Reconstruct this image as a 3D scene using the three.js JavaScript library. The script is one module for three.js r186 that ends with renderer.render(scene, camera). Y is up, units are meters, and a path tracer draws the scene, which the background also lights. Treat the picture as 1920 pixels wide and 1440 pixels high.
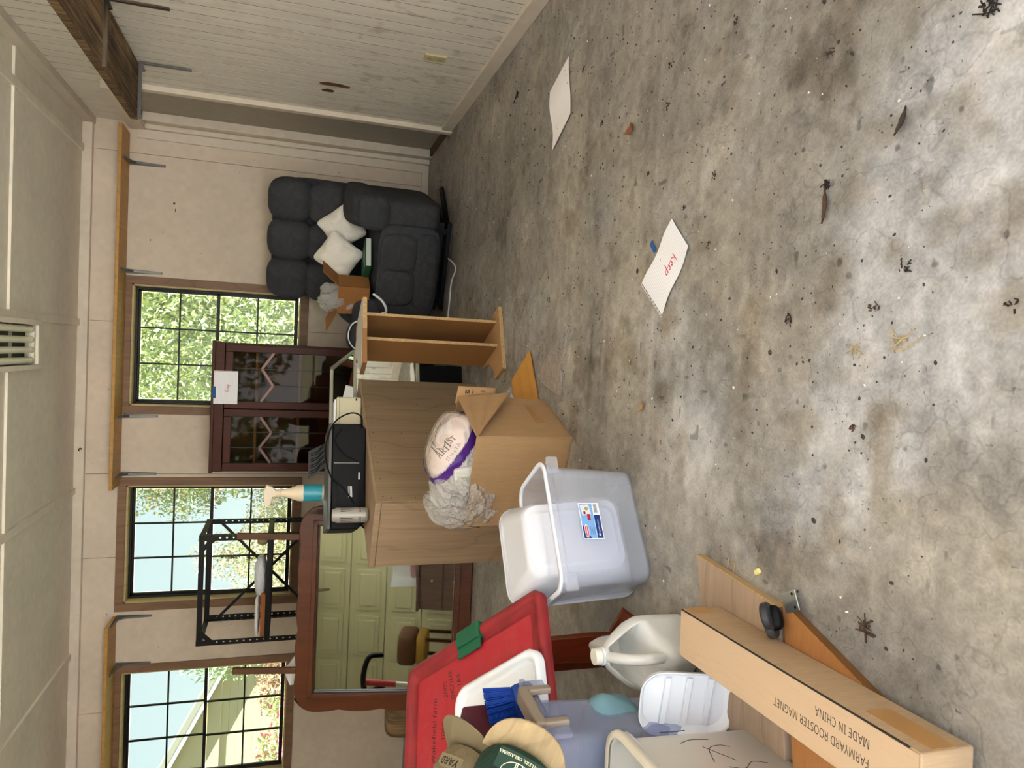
import * as THREE from 'three';
import { RoundedBoxGeometry } from 'three/addons/geometries/RoundedBoxGeometry.js';
import { mergeGeometries, mergeVertices } from 'three/addons/utils/BufferGeometryUtils.js';

// ---------------------------------------------------------------- camera, sky, sun, exposure
const scene = new THREE.Scene();
const renderer = new THREE.WebGLRenderer({ antialias: true });
renderer.toneMapping = THREE.LinearToneMapping;
renderer.toneMappingExposure = 2.1;
renderer.shadowMap.enabled = true;

// The phone was held on its side: the room's "up" points to the left edge of the picture.
// Room coordinates: x to the right, y up, d = depth into the room; three's z is -d. Eye height 1.0 m.
const FOCAL = 1335, EYE = 1.0;
const camera = new THREE.PerspectiveCamera(2 * Math.atan(720 / FOCAL) * 180 / Math.PI, 4 / 3, 0.05, 400);
const nrm = (a) => { const l = Math.hypot(...a); return a.map((v) => v / l); };
const dot3 = (a, b) => a[0] * b[0] + a[1] * b[1] + a[2] * b[2];
const crs = (a, b) => [a[1] * b[2] - a[2] * b[1], a[2] * b[0] - a[0] * b[2], a[0] * b[1] - a[1] * b[0]];
const dDown = nrm([-160, 4290, FOCAL]);
let dFwd = nrm([70, -415, FOCAL]);
dFwd = nrm(dFwd.map((v, i) => v - dDown[i] * dot3(dFwd, dDown)));
const dRight = crs(dDown, dFwd);
// columns: image-right, image-down and forward of the upright picture, in room axes
const wr = (v) => [dot3(dRight, v), -dot3(dDown, v), dot3(dFwd, v)];
const eU = wr([1, 0, 0]), eV = wr([0, 1, 0]), eF = wr([0, 0, 1]);
const toThree = (v) => new THREE.Vector3(v[0], v[1], -v[2]);
camera.matrixAutoUpdate = true;
camera.position.set(0, EYE, 0);
camera.quaternion.setFromRotationMatrix(new THREE.Matrix4().makeBasis(toThree(eV), toThree(eU), toThree(eF).negate()));
// pixel -> room point on a level surface, on a plane of given depth, or on a plane of given x
const ray = (px, py) => wr([720 - py, px - 960, FOCAL]);
const onY = (px, py, y = 0) => { const r = ray(px, py), t = (y - EYE) / r[1]; return [r[0] * t, y, r[2] * t]; };
const onD = (px, py, d) => { const r = ray(px, py), t = d / r[2]; return [r[0] * t, EYE + r[1] * t, d]; };
const onX = (px, py, x) => { const r = ray(px, py), t = x / r[0]; return [x, EYE + r[1] * t, r[2] * t]; };

// sky: hazy bright day, the same all round
{
  const W = 256, H = 128, a = new Float32Array(W * H * 4);
  for (let j = 0; j < H; j++) {
    const e = Math.max(0, Math.sin(((j + 0.5) / H - 0.5) * Math.PI)), k = Math.pow(e, 0.45);
    for (let i = 0; i < W; i++) {
      const o = (j * W + i) * 4;
      a[o] = 1.1 - 0.48 * k; a[o + 1] = 1.14 - 0.36 * k; a[o + 2] = 1.19 - 0.18 * k; a[o + 3] = 1;
    }
  }
  const sky = new THREE.DataTexture(a, W, H, THREE.RGBAFormat, THREE.FloatType);
  sky.mapping = THREE.EquirectangularReflectionMapping;
  sky.magFilter = THREE.LinearFilter; sky.needsUpdate = true;
  scene.background = sky;
  scene.backgroundIntensity = 1.75;
}
const sun = new THREE.DirectionalLight(0xffffff, 38);
sun.position.set(4, 17, 6);
sun.target.position.set(0, 0, 0);
sun.castShadow = true;
sun.shadow.camera.left = -25; sun.shadow.camera.right = 25; sun.shadow.camera.top = 25; sun.shadow.camera.bottom = -25;
sun.shadow.camera.far = 80; sun.shadow.mapSize.set(4096, 4096); sun.shadow.bias = -0.0005;
scene.add(sun, sun.target);

// ---------------------------------------------------------------- helpers
let seed = 7;
const rnd = () => { seed = (seed * 1664525 + 1013904223) >>> 0; return seed / 4294967296; };
const rr = (a, b) => a + (b - a) * rnd();
const hash = (x, y) => { let h = Math.imul(x | 0, 374761393) + Math.imul(y | 0, 668265263); h = Math.imul(h ^ (h >>> 13), 1274126177); return ((h ^ (h >>> 16)) >>> 0) / 4294967296; };
const sm = (t) => t * t * (3 - 2 * t);
const mod = (a, n) => ((a % n) + n) % n;
// value noise; period p makes it tile
const vn = (x, y, p = 0, q = p) => {
  const i = Math.floor(x), j = Math.floor(y), u = sm(x - i), v = sm(y - j);
  const w = (a) => (p ? mod(a, p) : a), z = (a) => (q ? mod(a, q) : a);
  const a = hash(w(i), z(j)), b = hash(w(i + 1), z(j)), c = hash(w(i), z(j + 1)), d = hash(w(i + 1), z(j + 1));
  return a + (b - a) * u + (c - a) * v + (a - b - c + d) * u * v;
};
const fbm = (x, y, o = 4, p = 0, q = p) => { let s = 0, a = 0.5, n = 0; for (let k = 0; k < o; k++) { s += a * vn(x, y, p, q); n += a; x *= 2; y *= 2; p *= 2; q *= 2; a *= 0.5; } return s / n; };
const clamp = (v, a = 0, b = 1) => Math.min(b, Math.max(a, v));
const mixc = (a, b, t) => a.map((v, i) => v + (b[i] - v) * t);
// tiling texture computed per pixel; f(u, v) gives linear-ish grey or sRGB triple in 0..1
function tex(w, h, f, rep = [1, 1], srgb = true) {
  const a = new Uint8Array(w * h * 4);
  for (let j = 0; j < h; j++) for (let i = 0; i < w; i++) {
    let c = f(i / w, j / h); if (!Array.isArray(c)) c = [c, c, c];
    const o = (j * w + i) * 4;
    for (let k = 0; k < 3; k++) a[o + k] = clamp(c[k]) * 255;
    a[o + 3] = 255;
  }
  const t = new THREE.DataTexture(a, w, h);
  t.wrapS = t.wrapT = THREE.RepeatWrapping; t.magFilter = THREE.LinearFilter; t.minFilter = THREE.LinearMipmapLinearFilter;
  if (srgb) t.colorSpace = THREE.SRGBColorSpace;
  t.repeat.set(1 / rep[0], 1 / rep[1]); t.needsUpdate = true;
  return t;
}
function canvas(w, h, draw) {
  const c = document.createElement('canvas'); c.width = w; c.height = h;
  const g = c.getContext('2d'); draw(g, w, h);
  const t = new THREE.CanvasTexture(c); t.colorSpace = THREE.SRGBColorSpace; t.magFilter = THREE.LinearFilter;
  return t;
}
const mat = (c, roughness = 0.7, o = {}) => new THREE.MeshStandardMaterial({ color: c, roughness, ...o });
const phys = (c, roughness = 0.5, o = {}) => new THREE.MeshPhysicalMaterial({ color: c, roughness, ...o });

// uv in metres from the dominant axis of each face
function muv(g, sx = 1, sy = 1, flip = false) {
  g = g.index ? g.toNonIndexed() : g;
  const p = g.attributes.position, uv = new Float32Array(p.count * 2), A = new THREE.Vector3(), B = new THREE.Vector3(), C = new THREE.Vector3();
  for (let i = 0; i < p.count; i += 3) {
    A.fromBufferAttribute(p, i); B.fromBufferAttribute(p, i + 1); C.fromBufferAttribute(p, i + 2);
    const n = B.clone().sub(A).cross(C.clone().sub(A)), ax = Math.abs(n.x), ay = Math.abs(n.y), az = Math.abs(n.z);
    [A, B, C].forEach((v, k) => {
      let a, b; if (ay >= ax && ay >= az) { a = v.x; b = v.z; } else if (ax >= az) { a = v.z; b = v.y; } else { a = v.x; b = v.y; }
      if (flip) [a, b] = [b, a];
      uv[(i + k) * 2] = a * sx; uv[(i + k) * 2 + 1] = b * sy;
    });
  }
  g.setAttribute('uv', new THREE.BufferAttribute(uv, 2));
  return g;
}
const clean = (g) => { g = g.index ? g.toNonIndexed() : g; for (const k of Object.keys(g.attributes)) if (!['position', 'normal', 'uv'].includes(k)) g.deleteAttribute(k); if (!g.attributes.normal) g.computeVertexNormals(); if (!g.attributes.uv) muv(g); return g; };
const merge = (...l) => mergeGeometries(l.flat().map(clean), false);
// box between two corners, edges rounded by r
function bx(x0, x1, y0, y1, z0, z1, r = 0.003) {
  const w = Math.abs(x1 - x0), h = Math.abs(y1 - y0), d = Math.abs(z1 - z0);
  const g = r > 0 && Math.min(w, h, d) > 2.2 * r ? new RoundedBoxGeometry(w, h, d, 1, r) : new THREE.BoxGeometry(w, h, d);
  g.translate((x0 + x1) / 2, (y0 + y1) / 2, (z0 + z1) / 2);
  return muv(g);
}
const cyl = (r0, r1, h, n = 16) => muv(new THREE.CylinderGeometry(r0, r1, h, n));
function tube(pts, r, n = 6, seg = 0, closed = false) {
  const c = new THREE.CatmullRomCurve3(pts.map((p) => new THREE.Vector3(...p)), closed, 'catmullrom', 0.5);
  return clean(new THREE.TubeGeometry(c, seg || pts.length * 6, r, n, closed));
}
// straight bar of rectangular section between two points
function bar(a, b, w, t) {
  const A = new THREE.Vector3(...a), B = new THREE.Vector3(...b), g = bx(-w / 2, w / 2, 0, A.distanceTo(B), -t / 2, t / 2, 0);
  g.applyQuaternion(new THREE.Quaternion().setFromUnitVectors(new THREE.Vector3(0, 1, 0), B.clone().sub(A).normalize()));
  return g.translate(...a);
}
// soft box: p is how square it is; f(v, n) may push points about
function puff(w, h, d, p = 4, n = 10, f = null) {
  let g = new THREE.BoxGeometry(1, 1, 1, n, n, n); g.deleteAttribute('uv'); g.deleteAttribute('normal'); g = mergeVertices(g, 1e-4);
  const P = g.attributes.position, v = new THREE.Vector3();
  for (let i = 0; i < P.count; i++) {
    v.fromBufferAttribute(P, i).multiplyScalar(2);
    const m = Math.max(Math.abs(v.x), Math.abs(v.y), Math.abs(v.z)), q = Math.pow(Math.abs(v.x) ** p + Math.abs(v.y) ** p + Math.abs(v.z) ** p, 1 / p);
    v.multiplyScalar(m / q);
    const u = v.clone(); v.set(v.x * w / 2, v.y * h / 2, v.z * d / 2);
    if (f) f(v, u);
    P.setXYZ(i, v.x, v.y, v.z);
  }
  g.computeVertexNormals();
  const uv = new Float32Array(P.count * 2);
  for (let i = 0; i < P.count; i++) { uv[2 * i] = P.getX(i) + P.getZ(i) * 0.6; uv[2 * i + 1] = P.getY(i) + P.getZ(i) * 0.4; }
  g.setAttribute('uv', new THREE.BufferAttribute(uv, 2));
  return g;
}
// outline of a rounded rectangle, n points per corner
function rrect(w, d, r, n = 5) {
  const o = [];
  [[1, 1, 0], [-1, 1, 1], [-1, -1, 2], [1, -1, 3]].forEach(([sx, sz, q]) => {
    for (let k = 0; k <= n; k++) { const a = (q + k / n) * Math.PI / 2; o.push([sx * (w / 2 - r) + Math.cos(a) * r, sz * (d / 2 - r) + Math.sin(a) * r]); }
  });
  return o;
}
// skin through rings of equal length: each ring is a list of [x, y, z]
function loft(rings, cap0 = true, cap1 = true) {
  const n = rings[0].length, pos = [], idx = [];
  rings.forEach((R) => R.forEach((p) => pos.push(...p)));
  for (let k = 0; k < rings.length - 1; k++) for (let i = 0; i < n; i++) {
    const a = k * n + i, b = k * n + (i + 1) % n, c = a + n, d = b + n;
    idx.push(a, c, b, b, c, d);
  }
  const cap = (k, s) => {
    const m = rings[k].reduce((q, p) => [q[0] + p[0] / n, q[1] + p[1] / n, q[2] + p[2] / n], [0, 0, 0]), c = pos.length / 3;
    pos.push(...m); const o = pos.length / 3; rings[k].forEach((p) => pos.push(...p));
    for (let i = 0; i < n; i++) s ? idx.push(c, o + (i + 1) % n, o + i) : idx.push(c, o + i, o + (i + 1) % n);
  };
  if (cap0) cap(0, false); if (cap1) cap(rings.length - 1, true);
  const g = new THREE.BufferGeometry();
  g.setAttribute('position', new THREE.Float32BufferAttribute(pos, 3)); g.setIndex(idx); g.computeVertexNormals();
  const uv = []; for (let i = 0; i < pos.length; i += 3) uv.push(pos[i] + pos[i + 2], pos[i + 1]);
  g.setAttribute('uv', new THREE.Float32BufferAttribute(uv, 2));
  return g;
}
const ring = (w, d, r, y, n = 5, ox = 0, oz = 0) => rrect(w, d, r, n).map(([x, z]) => [x + ox, y, z + oz]);
// open tub: outside up to the flange, over it and down the inside
function tub(w, d, h, { taper = 0.9, r = 0.03, t = 0.003, flange = 0.012, lip = 0.012 } = {}) {
  const k = taper, W = w - 2 * flange, D = d - 2 * flange;
  return loft([
    ring(W * k - 0.02, D * k - 0.02, r, 0), ring(W * k, D * k, r, 0.01), ring(W, D, r, h - lip), ring(w, d, r + flange, h - lip), ring(w, d, r + flange, h),
    ring(W - 2 * t, D - 2 * t, r, h), ring(W * k - 2 * t, D * k - 2 * t, r, 0.012), ring(W * k - 0.03, D * k - 0.03, r, t + 0.002),
  ]);
}
function flatPlate(pts, t, bev = 0) {   // outline in local x/y, thickness along z
  const s = new THREE.Shape(pts.map(([x, y]) => new THREE.Vector2(x, y)));
  return muv(new THREE.ExtrudeGeometry(s, { depth: t, bevelEnabled: bev > 0, bevelSize: bev, bevelThickness: bev, bevelSegments: 1, curveSegments: 6 }));
}
const used = {};
const numbered = (n) => { used[n] = (used[n] ?? -1) + 1; return used[n] ? n + '_' + String(used[n]).padStart(3, '0') : n; };
const shade = (o) => { o.castShadow = true; o.receiveShadow = true; return o; };
function thing(name, label, category, p = [0, 0, 0], turn = 0, group) {
  const o = new THREE.Group(); o.name = numbered(name); o.position.set(p[0], p[1], -p[2]); o.rotation.y = turn;
  o.userData = { label, category }; if (group) o.userData.group = group;
  scene.add(o); return o;
}
function part(parent, name, g, m, label) {
  const o = shade(new THREE.Mesh(g, m)); o.name = name; parent.add(o);
  if (label) o.userData.label = label;
  return o;
}
function solo(name, label, category, g, m, p = [0, 0, 0], turn = 0, group) {
  const o = shade(new THREE.Mesh(g, m)); o.name = numbered(name); o.position.set(p[0], p[1], -p[2]); o.rotation.y = turn;
  o.userData = { label, category }; if (group) o.userData.group = group;
  scene.add(o); return o;
}
function struct(name, g, m, label, category) {
  const o = g ? shade(new THREE.Mesh(g, m)) : new THREE.Group();
  o.name = name; o.userData = { kind: 'structure', label, category }; scene.add(o); return o;
}
// room-coordinate box (d = depth), for things built in place
const rb = (x0, x1, y0, y1, d0, d1, r = 0.003) => bx(x0, x1, y0, y1, -d1, -d0, r);
// put an object so that local x/y/z axes and origin are given room vectors
function frame(o, p, ax, ay) {
  const X = toThree(nrm(ax)), Yr = toThree(ay); const Zv = X.clone().cross(Yr).normalize(), Yv = Zv.clone().cross(X).normalize();
  o.quaternion.setFromRotationMatrix(new THREE.Matrix4().makeBasis(X, Yv, Zv)); o.position.copy(toThree(p)); return o;
}

// ---------------------------------------------------------------- textures and materials
const woodFn = (ky = 6, kx = 90) => (u, v) => {     // grain along v
  const w = fbm(u * 4, v * 2, 3, 4, 2), g = fbm(u * kx, v * ky, 3, kx, ky), h = fbm(u * 26, v * 3, 3, 26, 3), b = fbm(u * 3, v * 2, 2, 3, 2), k = Math.sin((u * 4 + w * 2.2) * Math.PI * 2);
  return 0.88 + 0.1 * (g - 0.5) + 0.1 * (h - 0.5) + 0.06 * (b - 0.5) - (k > 0.86 ? 0.06 * (k - 0.86) / 0.14 : 0);
};
const T = {};
T.wood = tex(512, 512, woodFn(), [0.45, 0.9]);
T.paint = tex(1024, 1024, (u, v) => {
  const a = fbm(u * 6, v * 6, 4, 6), b = fbm(u * 60, v * 60, 2, 60), s = vn(u * 190, v * 190, 190);
  let k = 0.955 + 0.08 * (a - 0.5) + 0.05 * (b - 0.5);
  if (s > 0.985) k -= 0.18 * vn(u * 20, v * 20, 20);
  return [k, k - 0.008 * a, k - 0.02 * a];
}, [2.4, 2.4]);
T.plank = tex(512, 2048, (u, v) => {
  const g = fbm(u * 60, v * 12, 3, 60, 12), s = fbm(u * 24, v * 30, 4, 24, 30), e = vn(u * 90, v * 120, 90, 120);
  const low = v < 0.3 ? 1 : 0.35; let k = 0.92 + 0.1 * (g - 0.5), d = clamp((s - 0.6) * 5) * 0.14 * low; if (e > 0.965) d += 0.14 * low;
  return [k - d, k - d * 1.08, k - d * 1.2];
}, [1.2, 2.45]);
T.card = tex(512, 512, (u, v) => { const a = fbm(u * 3, v * 3, 4, 3), f = vn(u * 200, v * 20, 200, 20), c = vn(u * 120, 0, 120, 1); const k = 0.92 + 0.1 * (a - 0.5) + 0.05 * (f - 0.5) + 0.03 * (c - 0.5); return k; }, [0.4, 0.4]);
T.chip = tex(512, 512, (u, v) => { const a = vn(u * 160, v * 160, 160), b = fbm(u * 40, v * 40, 3, 40); return 0.85 + 0.22 * (a - 0.5) + 0.2 * (b - 0.5); }, [0.25, 0.25]);
T.cord = tex(256, 256, (u, v) => { const a = Math.abs(Math.sin(u * Math.PI * 32)), b = fbm(u * 8, v * 8, 4, 8), c = vn(u * 100, v * 100, 100); return 0.78 + 0.12 * a + 0.22 * (b - 0.5) + 0.1 * (c - 0.5); }, [0.16, 0.16]);
T.rough = tex(512, 1024, (u, v) => { const g = fbm(u * 50, v * 4, 4, 50, 4), s = fbm(u * 5, v * 8, 4, 5, 8), k = fbm(u * 18, v * 3, 2, 18, 3); const c = 0.35 + 0.5 * (g - 0.4) + 0.45 * (s - 0.4) + 0.2 * (k - 0.5); return [c + 0.06, c, c - 0.08]; }, [0.35, 1.3]);
T.concrete = tex(2048, 2048, (u, v) => {
  const a = fbm(u * 9, v * 9, 5, 9), b = fbm(u * 90, v * 90, 3, 90), c = vn(u * 620, v * 620, 620), s = vn(u * 260 + 9, v * 260 + 9, 260), st = fbm(u * 6, v * 90, 3, 6, 90), e = Math.abs(fbm(u * 22, v * 22, 4, 22) - 0.5) * 2, p = fbm(u * 14 + 5, v * 14 + 5, 4, 14);
  let k = 0.8 + 0.26 * (a - 0.5) + 0.2 * (b - 0.5) + 0.1 * (c - 0.5) + 0.08 * (st - 0.5);
  k += clamp((p - 0.55) * 4) * clamp(1 - 3.2 * e) * 0.13; k -= clamp((0.4 - p) * 5) * 0.1; if (e < 0.02) k -= 0.06;
  if (s > 0.965) k -= 0.34 * c; if (s < 0.012) k += 0.14;
  const br = clamp((fbm(u * 18 + 31, v * 18 + 7, 4, 18) - 0.6) * 6) * 0.55, sp = clamp((vn(u * 75 + 3, v * 75 + 8, 75) - 0.93) * 22) * (0.4 + 0.6 * b); k -= 0.2 * br + 0.3 * sp;
  return [k, k * (0.992 - 0.012 * (a - 0.5) - 0.05 * br), k * (0.985 - 0.05 * (a - 0.5) - 0.12 * br)];
}, [2.3, 2.3]);
T.smudge = tex(256, 256, (u, v) => 0.9 + 0.35 * (fbm(u * 6, v * 6, 4, 6) - 0.5), [0.5, 0.5]);
T.crumple = tex(512, 512, (u, v) => { const a = Math.abs(fbm(u * 7, v * 7, 4, 7) - 0.5) * 2, b = Math.abs(fbm(u * 19 + 3, v * 19 + 3, 3, 19) - 0.5); return 1 - a * 0.8 - b * 0.5; }, [0.22, 0.22], false);

const M = {
  wall: mat(0xe4d3be, 0.78, { map: T.paint }),
  trim: mat(0xe2d5c2, 0.62, { map: T.paint }),
  ceil: mat(0xf3ead6, 0.75, { map: T.paint }),
  plank: mat(0xf5eddd, 0.5, { map: T.plank }),
  door: mat(0xa9a08e, 0.55, { map: T.paint }),
  casing: mat(0x946f50, 0.55, { map: T.wood }),
  jamb: mat(0xd9bf86, 0.55, { map: T.wood }),
  frameBlack: mat(0x15140f, 0.45, { metalness: 0.3 }),
  glass: phys(0xb9c0bb, 0.2, { transmission: 1, thickness: 0, ior: 1.45 }),
  yellowPine: mat(0xd09a4a, 0.5, { map: T.wood }),
  bracket: mat(0x6d6c68, 0.42, { metalness: 0.55 }),
  rough: mat(0xd6bd95, 0.85, { map: T.rough }),
  oak: mat(0xb99b7a, 0.5, { map: T.wood }),
  oakPanel: mat(0xa98f6e, 0.6, { map: T.wood }),
  mdf: mat(0xa3713f, 0.6, { map: T.card }),
  mdfEdge: mat(0xd8b27c, 0.7, { map: T.chip }),
  mahog: phys(0x50230f, 0.4, { map: T.wood, specularIntensity: 0.35 }),
  mirrorWood: mat(0x6d3716, 0.35, { map: T.wood }),
  redWood: mat(0x7e2f12, 0.25, { map: T.wood }),
  card: mat(0xbb9468, 0.82, { map: T.card }),
  cardPale: mat(0xc4a47e, 0.82, { map: T.card }),
  cardOrange: mat(0xb0763e, 0.75, { map: T.card }),
  tape: phys(0xb58446, 0.3, { clearcoat: 0.3 }),
  steel: mat(0xb9bdba, 0.3, { metalness: 0.9 }),
  alu: mat(0xb4b6a8, 0.35, { metalness: 0.7 }),
  mirror: mat(0xe9ece2, 0.02, { metalness: 1 }),
  blackMetal: mat(0x101012, 0.4, { metalness: 0.4 }),
  blackPlastic: phys(0x050506, 0.5, { specularIntensity: 0.35 }),
  greyPlastic: mat(0x3b3d3f, 0.5),
  recliner: mat(0x434448, 0.92, { map: T.cord, bumpMap: T.cord, bumpScale: 0.002 }),
  reclinerFlat: mat(0x434448, 0.92, { map: T.cord, bumpMap: T.cord, bumpScale: 0.002 }),
  white: mat(0xe9e7e2, 0.5),
  whitePlastic: mat(0xe9edf2, 0.35),
  paper: mat(0xeeecec, 0.8),
  pillow: mat(0xf2ecdf, 0.9),
  manila: mat(0xd0923f, 0.7, { map: T.card }),
  tote: phys(0xf8faff, 0.13, { transmission: 0.83, thickness: 0, ior: 1.45 }),
  toteInner: phys(0xf6f6fa, 0.3, { transmission: 0.36, thickness: 0, ior: 1.45 }),
  clearBin: phys(0xd5d9ea, 0.2, { transmission: 0.82, thickness: 0, ior: 1.45 }),
  hazyBin: phys(0xe9e6dd, 0.45, { transmission: 0.55, thickness: 0, ior: 1.45 }),
  film: phys(0xffffff, 0.07, { transmission: 0.9, thickness: 0, ior: 1.45, bumpMap: T.crumple, bumpScale: 0.012 }),
  milky: phys(0xfbfaf6, 0.1, { transmission: 0.74, thickness: 0, ior: 1.45, clearcoat: 0.5, clearcoatRoughness: 0.08, bumpMap: T.crumple, bumpScale: 0.02 }),
  jug: phys(0xf3f1ea, 0.42, { transmission: 0.35, thickness: 0 }),
  redPlastic: mat(0xa8272e, 0.5, { map: T.smudge }),
  greenPlastic: mat(0x0f5a3c, 0.4),
  taupe: mat(0x8b7d6c, 0.5),
  blueTape: mat(0x1c4f8e, 0.7),
};

// ---------------------------------------------------------------- the room
const D = 5.757, XR = 1.55, XL = -4.6, DF = -0.8, HC = 2.45;
// floor: fine grain from the map, stains and lime bloom as colours of the slab
{
  const bloom = [[1800, 320, 0.20, 0.95], [1880, 420, 0.16, 0.9], [1700, 540, 0.16, 0.7], [1905, 180, 0.14, 0.8], [1840, 90, 0.12, 0.4], [1690, 740, 0.08, 0.8], [1640, 850, 0.07, 0.9], [1580, 910, 0.09, 0.7], [1550, 760, 0.1, 0.6], [1320, 790, 0.14, 0.6], [1290, 830, 0.1, 0.5], [1260, 540, 0.1, 0.4], [1000, 590, 0.12, 0.6], [960, 600, 0.1, 0.4], [1090, 1000, 0.1, 0.3], [1480, 930, 0.1, 0.3], [1860, 700, 0.15, 0.35], [1250, 620, 0.13, 0.5]].map(([a, b, r, k]) => [...onY(a, b), r * 1.5, k]);
  const rust = [[1905, 420, 0.05, 0.8], [1825, 155, 0.035, 0.7], [1790, 740, 0.014, 1.6], [1835, 765, 0.013, 1.4], [1480, 600, 0.05, 0.4], [1640, 800, 0.035, 0.5], [1780, 920, 0.08, 0.4], [1345, 555, 0.04, 0.5], [1240, 660, 0.08, 0.25], [1060, 420, 0.1, 0.3], [1150, 300, 0.12, 0.3]].map(([a, b, r, k]) => [...onY(a, b), r, k]);
  const x0 = XL, x1 = 1.75, d0 = DF - 0.2, d1 = D + 0.1, nx = 250, nd = 300;
  const pos = [], col = [], uv = [], idx = [];
  for (let j = 0; j <= nd; j++) for (let i = 0; i <= nx; i++) {
    const x = x0 + (x1 - x0) * Math.pow(i / nx, 0.62), d = d0 + (d1 - d0) * j / nd;
    pos.push(x, 0, -d); uv.push(x, d);
    const n = fbm(x * 1.3 + 9, d * 1.3, 4), m = fbm(x * 6 + 3, d * 6, 4), q = Math.abs(fbm(x * 9, d * 9 + 5, 4) - 0.5) * 2;
    let c = mixc([0.485, 0.442, 0.378], [0.388, 0.352, 0.3], clamp((n - 0.35) * 2.6));
    c = mixc(c, [0.52, 0.48, 0.42], clamp((m - 0.55) * 2.2) * 0.8);
    let b = 0, s = 0;
    for (const p of bloom) { const e = ((x - p[0]) ** 2 + (d - p[2]) ** 2) / (p[3] * p[3]); if (e < 4) b += p[4] * Math.exp(-e * 1.6); }
    b *= clamp(1.35 - 2.4 * q + 0.8 * (m - 0.4)); b += clamp((fbm(x * 3.1 + 40, d * 3.1, 5) - 0.6) * 4) * 0.35 * clamp(1.2 - 2 * q);
    for (const p of rust) { const e = ((x - p[0]) ** 2 + (d - p[2]) ** 2) / (p[3] * p[3]); if (e < 4) s += p[4] * Math.exp(-e * 1.8); }
    c = mixc(c, [0.74, 0.75, 0.76], clamp(b * 1.25) * 0.8); c = mixc(c, [0.36, 0.24, 0.14], clamp(s * (0.4 + m)) * 0.5);
    const dk = fbm(x * 2.2 + 70, d * 2.2 + 11, 5); c = mixc(c, [0.15, 0.13, 0.11], clamp((dk - 0.64) * 5) * 0.28);
    col.push(...c);
  }
  for (let j = 0; j < nd; j++) for (let i = 0; i < nx; i++) { const a = j * (nx + 1) + i, b = a + nx + 1; idx.push(a, a + 1, b, b, a + 1, b + 1); }
  const g = new THREE.BufferGeometry();
  g.setAttribute('position', new THREE.Float32BufferAttribute(pos, 3)); g.setAttribute('color', new THREE.Float32BufferAttribute(col, 3)); g.setAttribute('uv', new THREE.Float32BufferAttribute(uv, 2));
  g.setIndex(idx); g.computeVertexNormals();
  const f = struct('floor', g, mat(0xffffff, 0.52, { map: T.concrete, vertexColors: true, bumpMap: T.concrete, bumpScale: 0.0015, roughnessMap: null }), 'worn grey concrete slab with pale bloom and brown stains', 'floor');
  part(f, 'slab', rb(x0, x1, -0.12, -0.004, d0, d1, 0), mat(0x6d675c, 0.9));
}
// windows in the far wall
const WIN = [[-0.485, 0.4], [-1.945, -1.07], [-3.35, -2.465]], WY = [0.945, 2.115];
{
  const w = struct('wall_back', null, null, 'cream painted panel wall with three windows', 'wall');
  const seams = [1.75, 1.335, 0.12, -0.985, -1.6, -2.75, -3.9, XL - 0.12];
  for (let k = 0; k < seams.length - 1; k++) {
    const a = seams[k + 1] + 0.0018, b = seams[k] - 0.0018, cuts = [a, b], gs = [];
    for (const [l, r] of WIN) for (const e of [l, r]) if (e > a && e < b) cuts.push(e);
    cuts.sort((p, q) => p - q);
    for (let i = 0; i < cuts.length - 1; i++) {
      const m = (cuts[i] + cuts[i + 1]) / 2, inW = WIN.some(([l, r]) => m > l && m < r);
      const add = (y0, y1) => gs.push(rb(cuts[i], cuts[i + 1], y0, y1, D, D + 0.012, 0));
      if (inW) { add(-0.05, WY[0]); add(WY[1], HC + 0.02); } else add(-0.05, HC + 0.02);
    }
    part(w, 'panel', merge(gs), M.wall);
  }
  const back = [], xs = [XL - 0.12, ...WIN.flat().sort((p, q) => p - q), 1.75];
  for (let i = 0; i < xs.length - 1; i++) {
    if (i % 2) { back.push(rb(xs[i], xs[i + 1], -0.05, WY[0], D + 0.012, D + 0.14, 0), rb(xs[i], xs[i + 1], WY[1], HC + 0.14, D + 0.012, D + 0.14, 0)); } else back.push(rb(xs[i], xs[i + 1], -0.05, HC + 0.14, D + 0.012, D + 0.14, 0));
  }
  part(w, 'wall_core', merge(back), mat(0x8d7f68, 0.8));
  const spots = []; for (let k = 0; k < 46; k++) { const x = rr(-3.1, 1.4), y = rr(0.3, 2.4); if (WIN.some(([l, r]) => x > l - 0.1 && x < r + 0.1 && y > 0.85 && y < 2.2)) continue; const s = rr(0.0015, 0.004); spots.push(rb(x, x + s * rr(1, 4), y, y + s * rr(1, 2.5), D - 0.0012, D, 0)); }
  spots.push(rb(0.995, 1.008, 1.85, 1.863, D - 0.002, D, 0)); spots.push(rb(0.94, 0.965, 1.845, 1.85, D - 0.002, D, 0));
  part(w, 'nail_holes', merge(spots), mat(0x2b231a, 0.9)).userData.kind = 'stuff';
}
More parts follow.
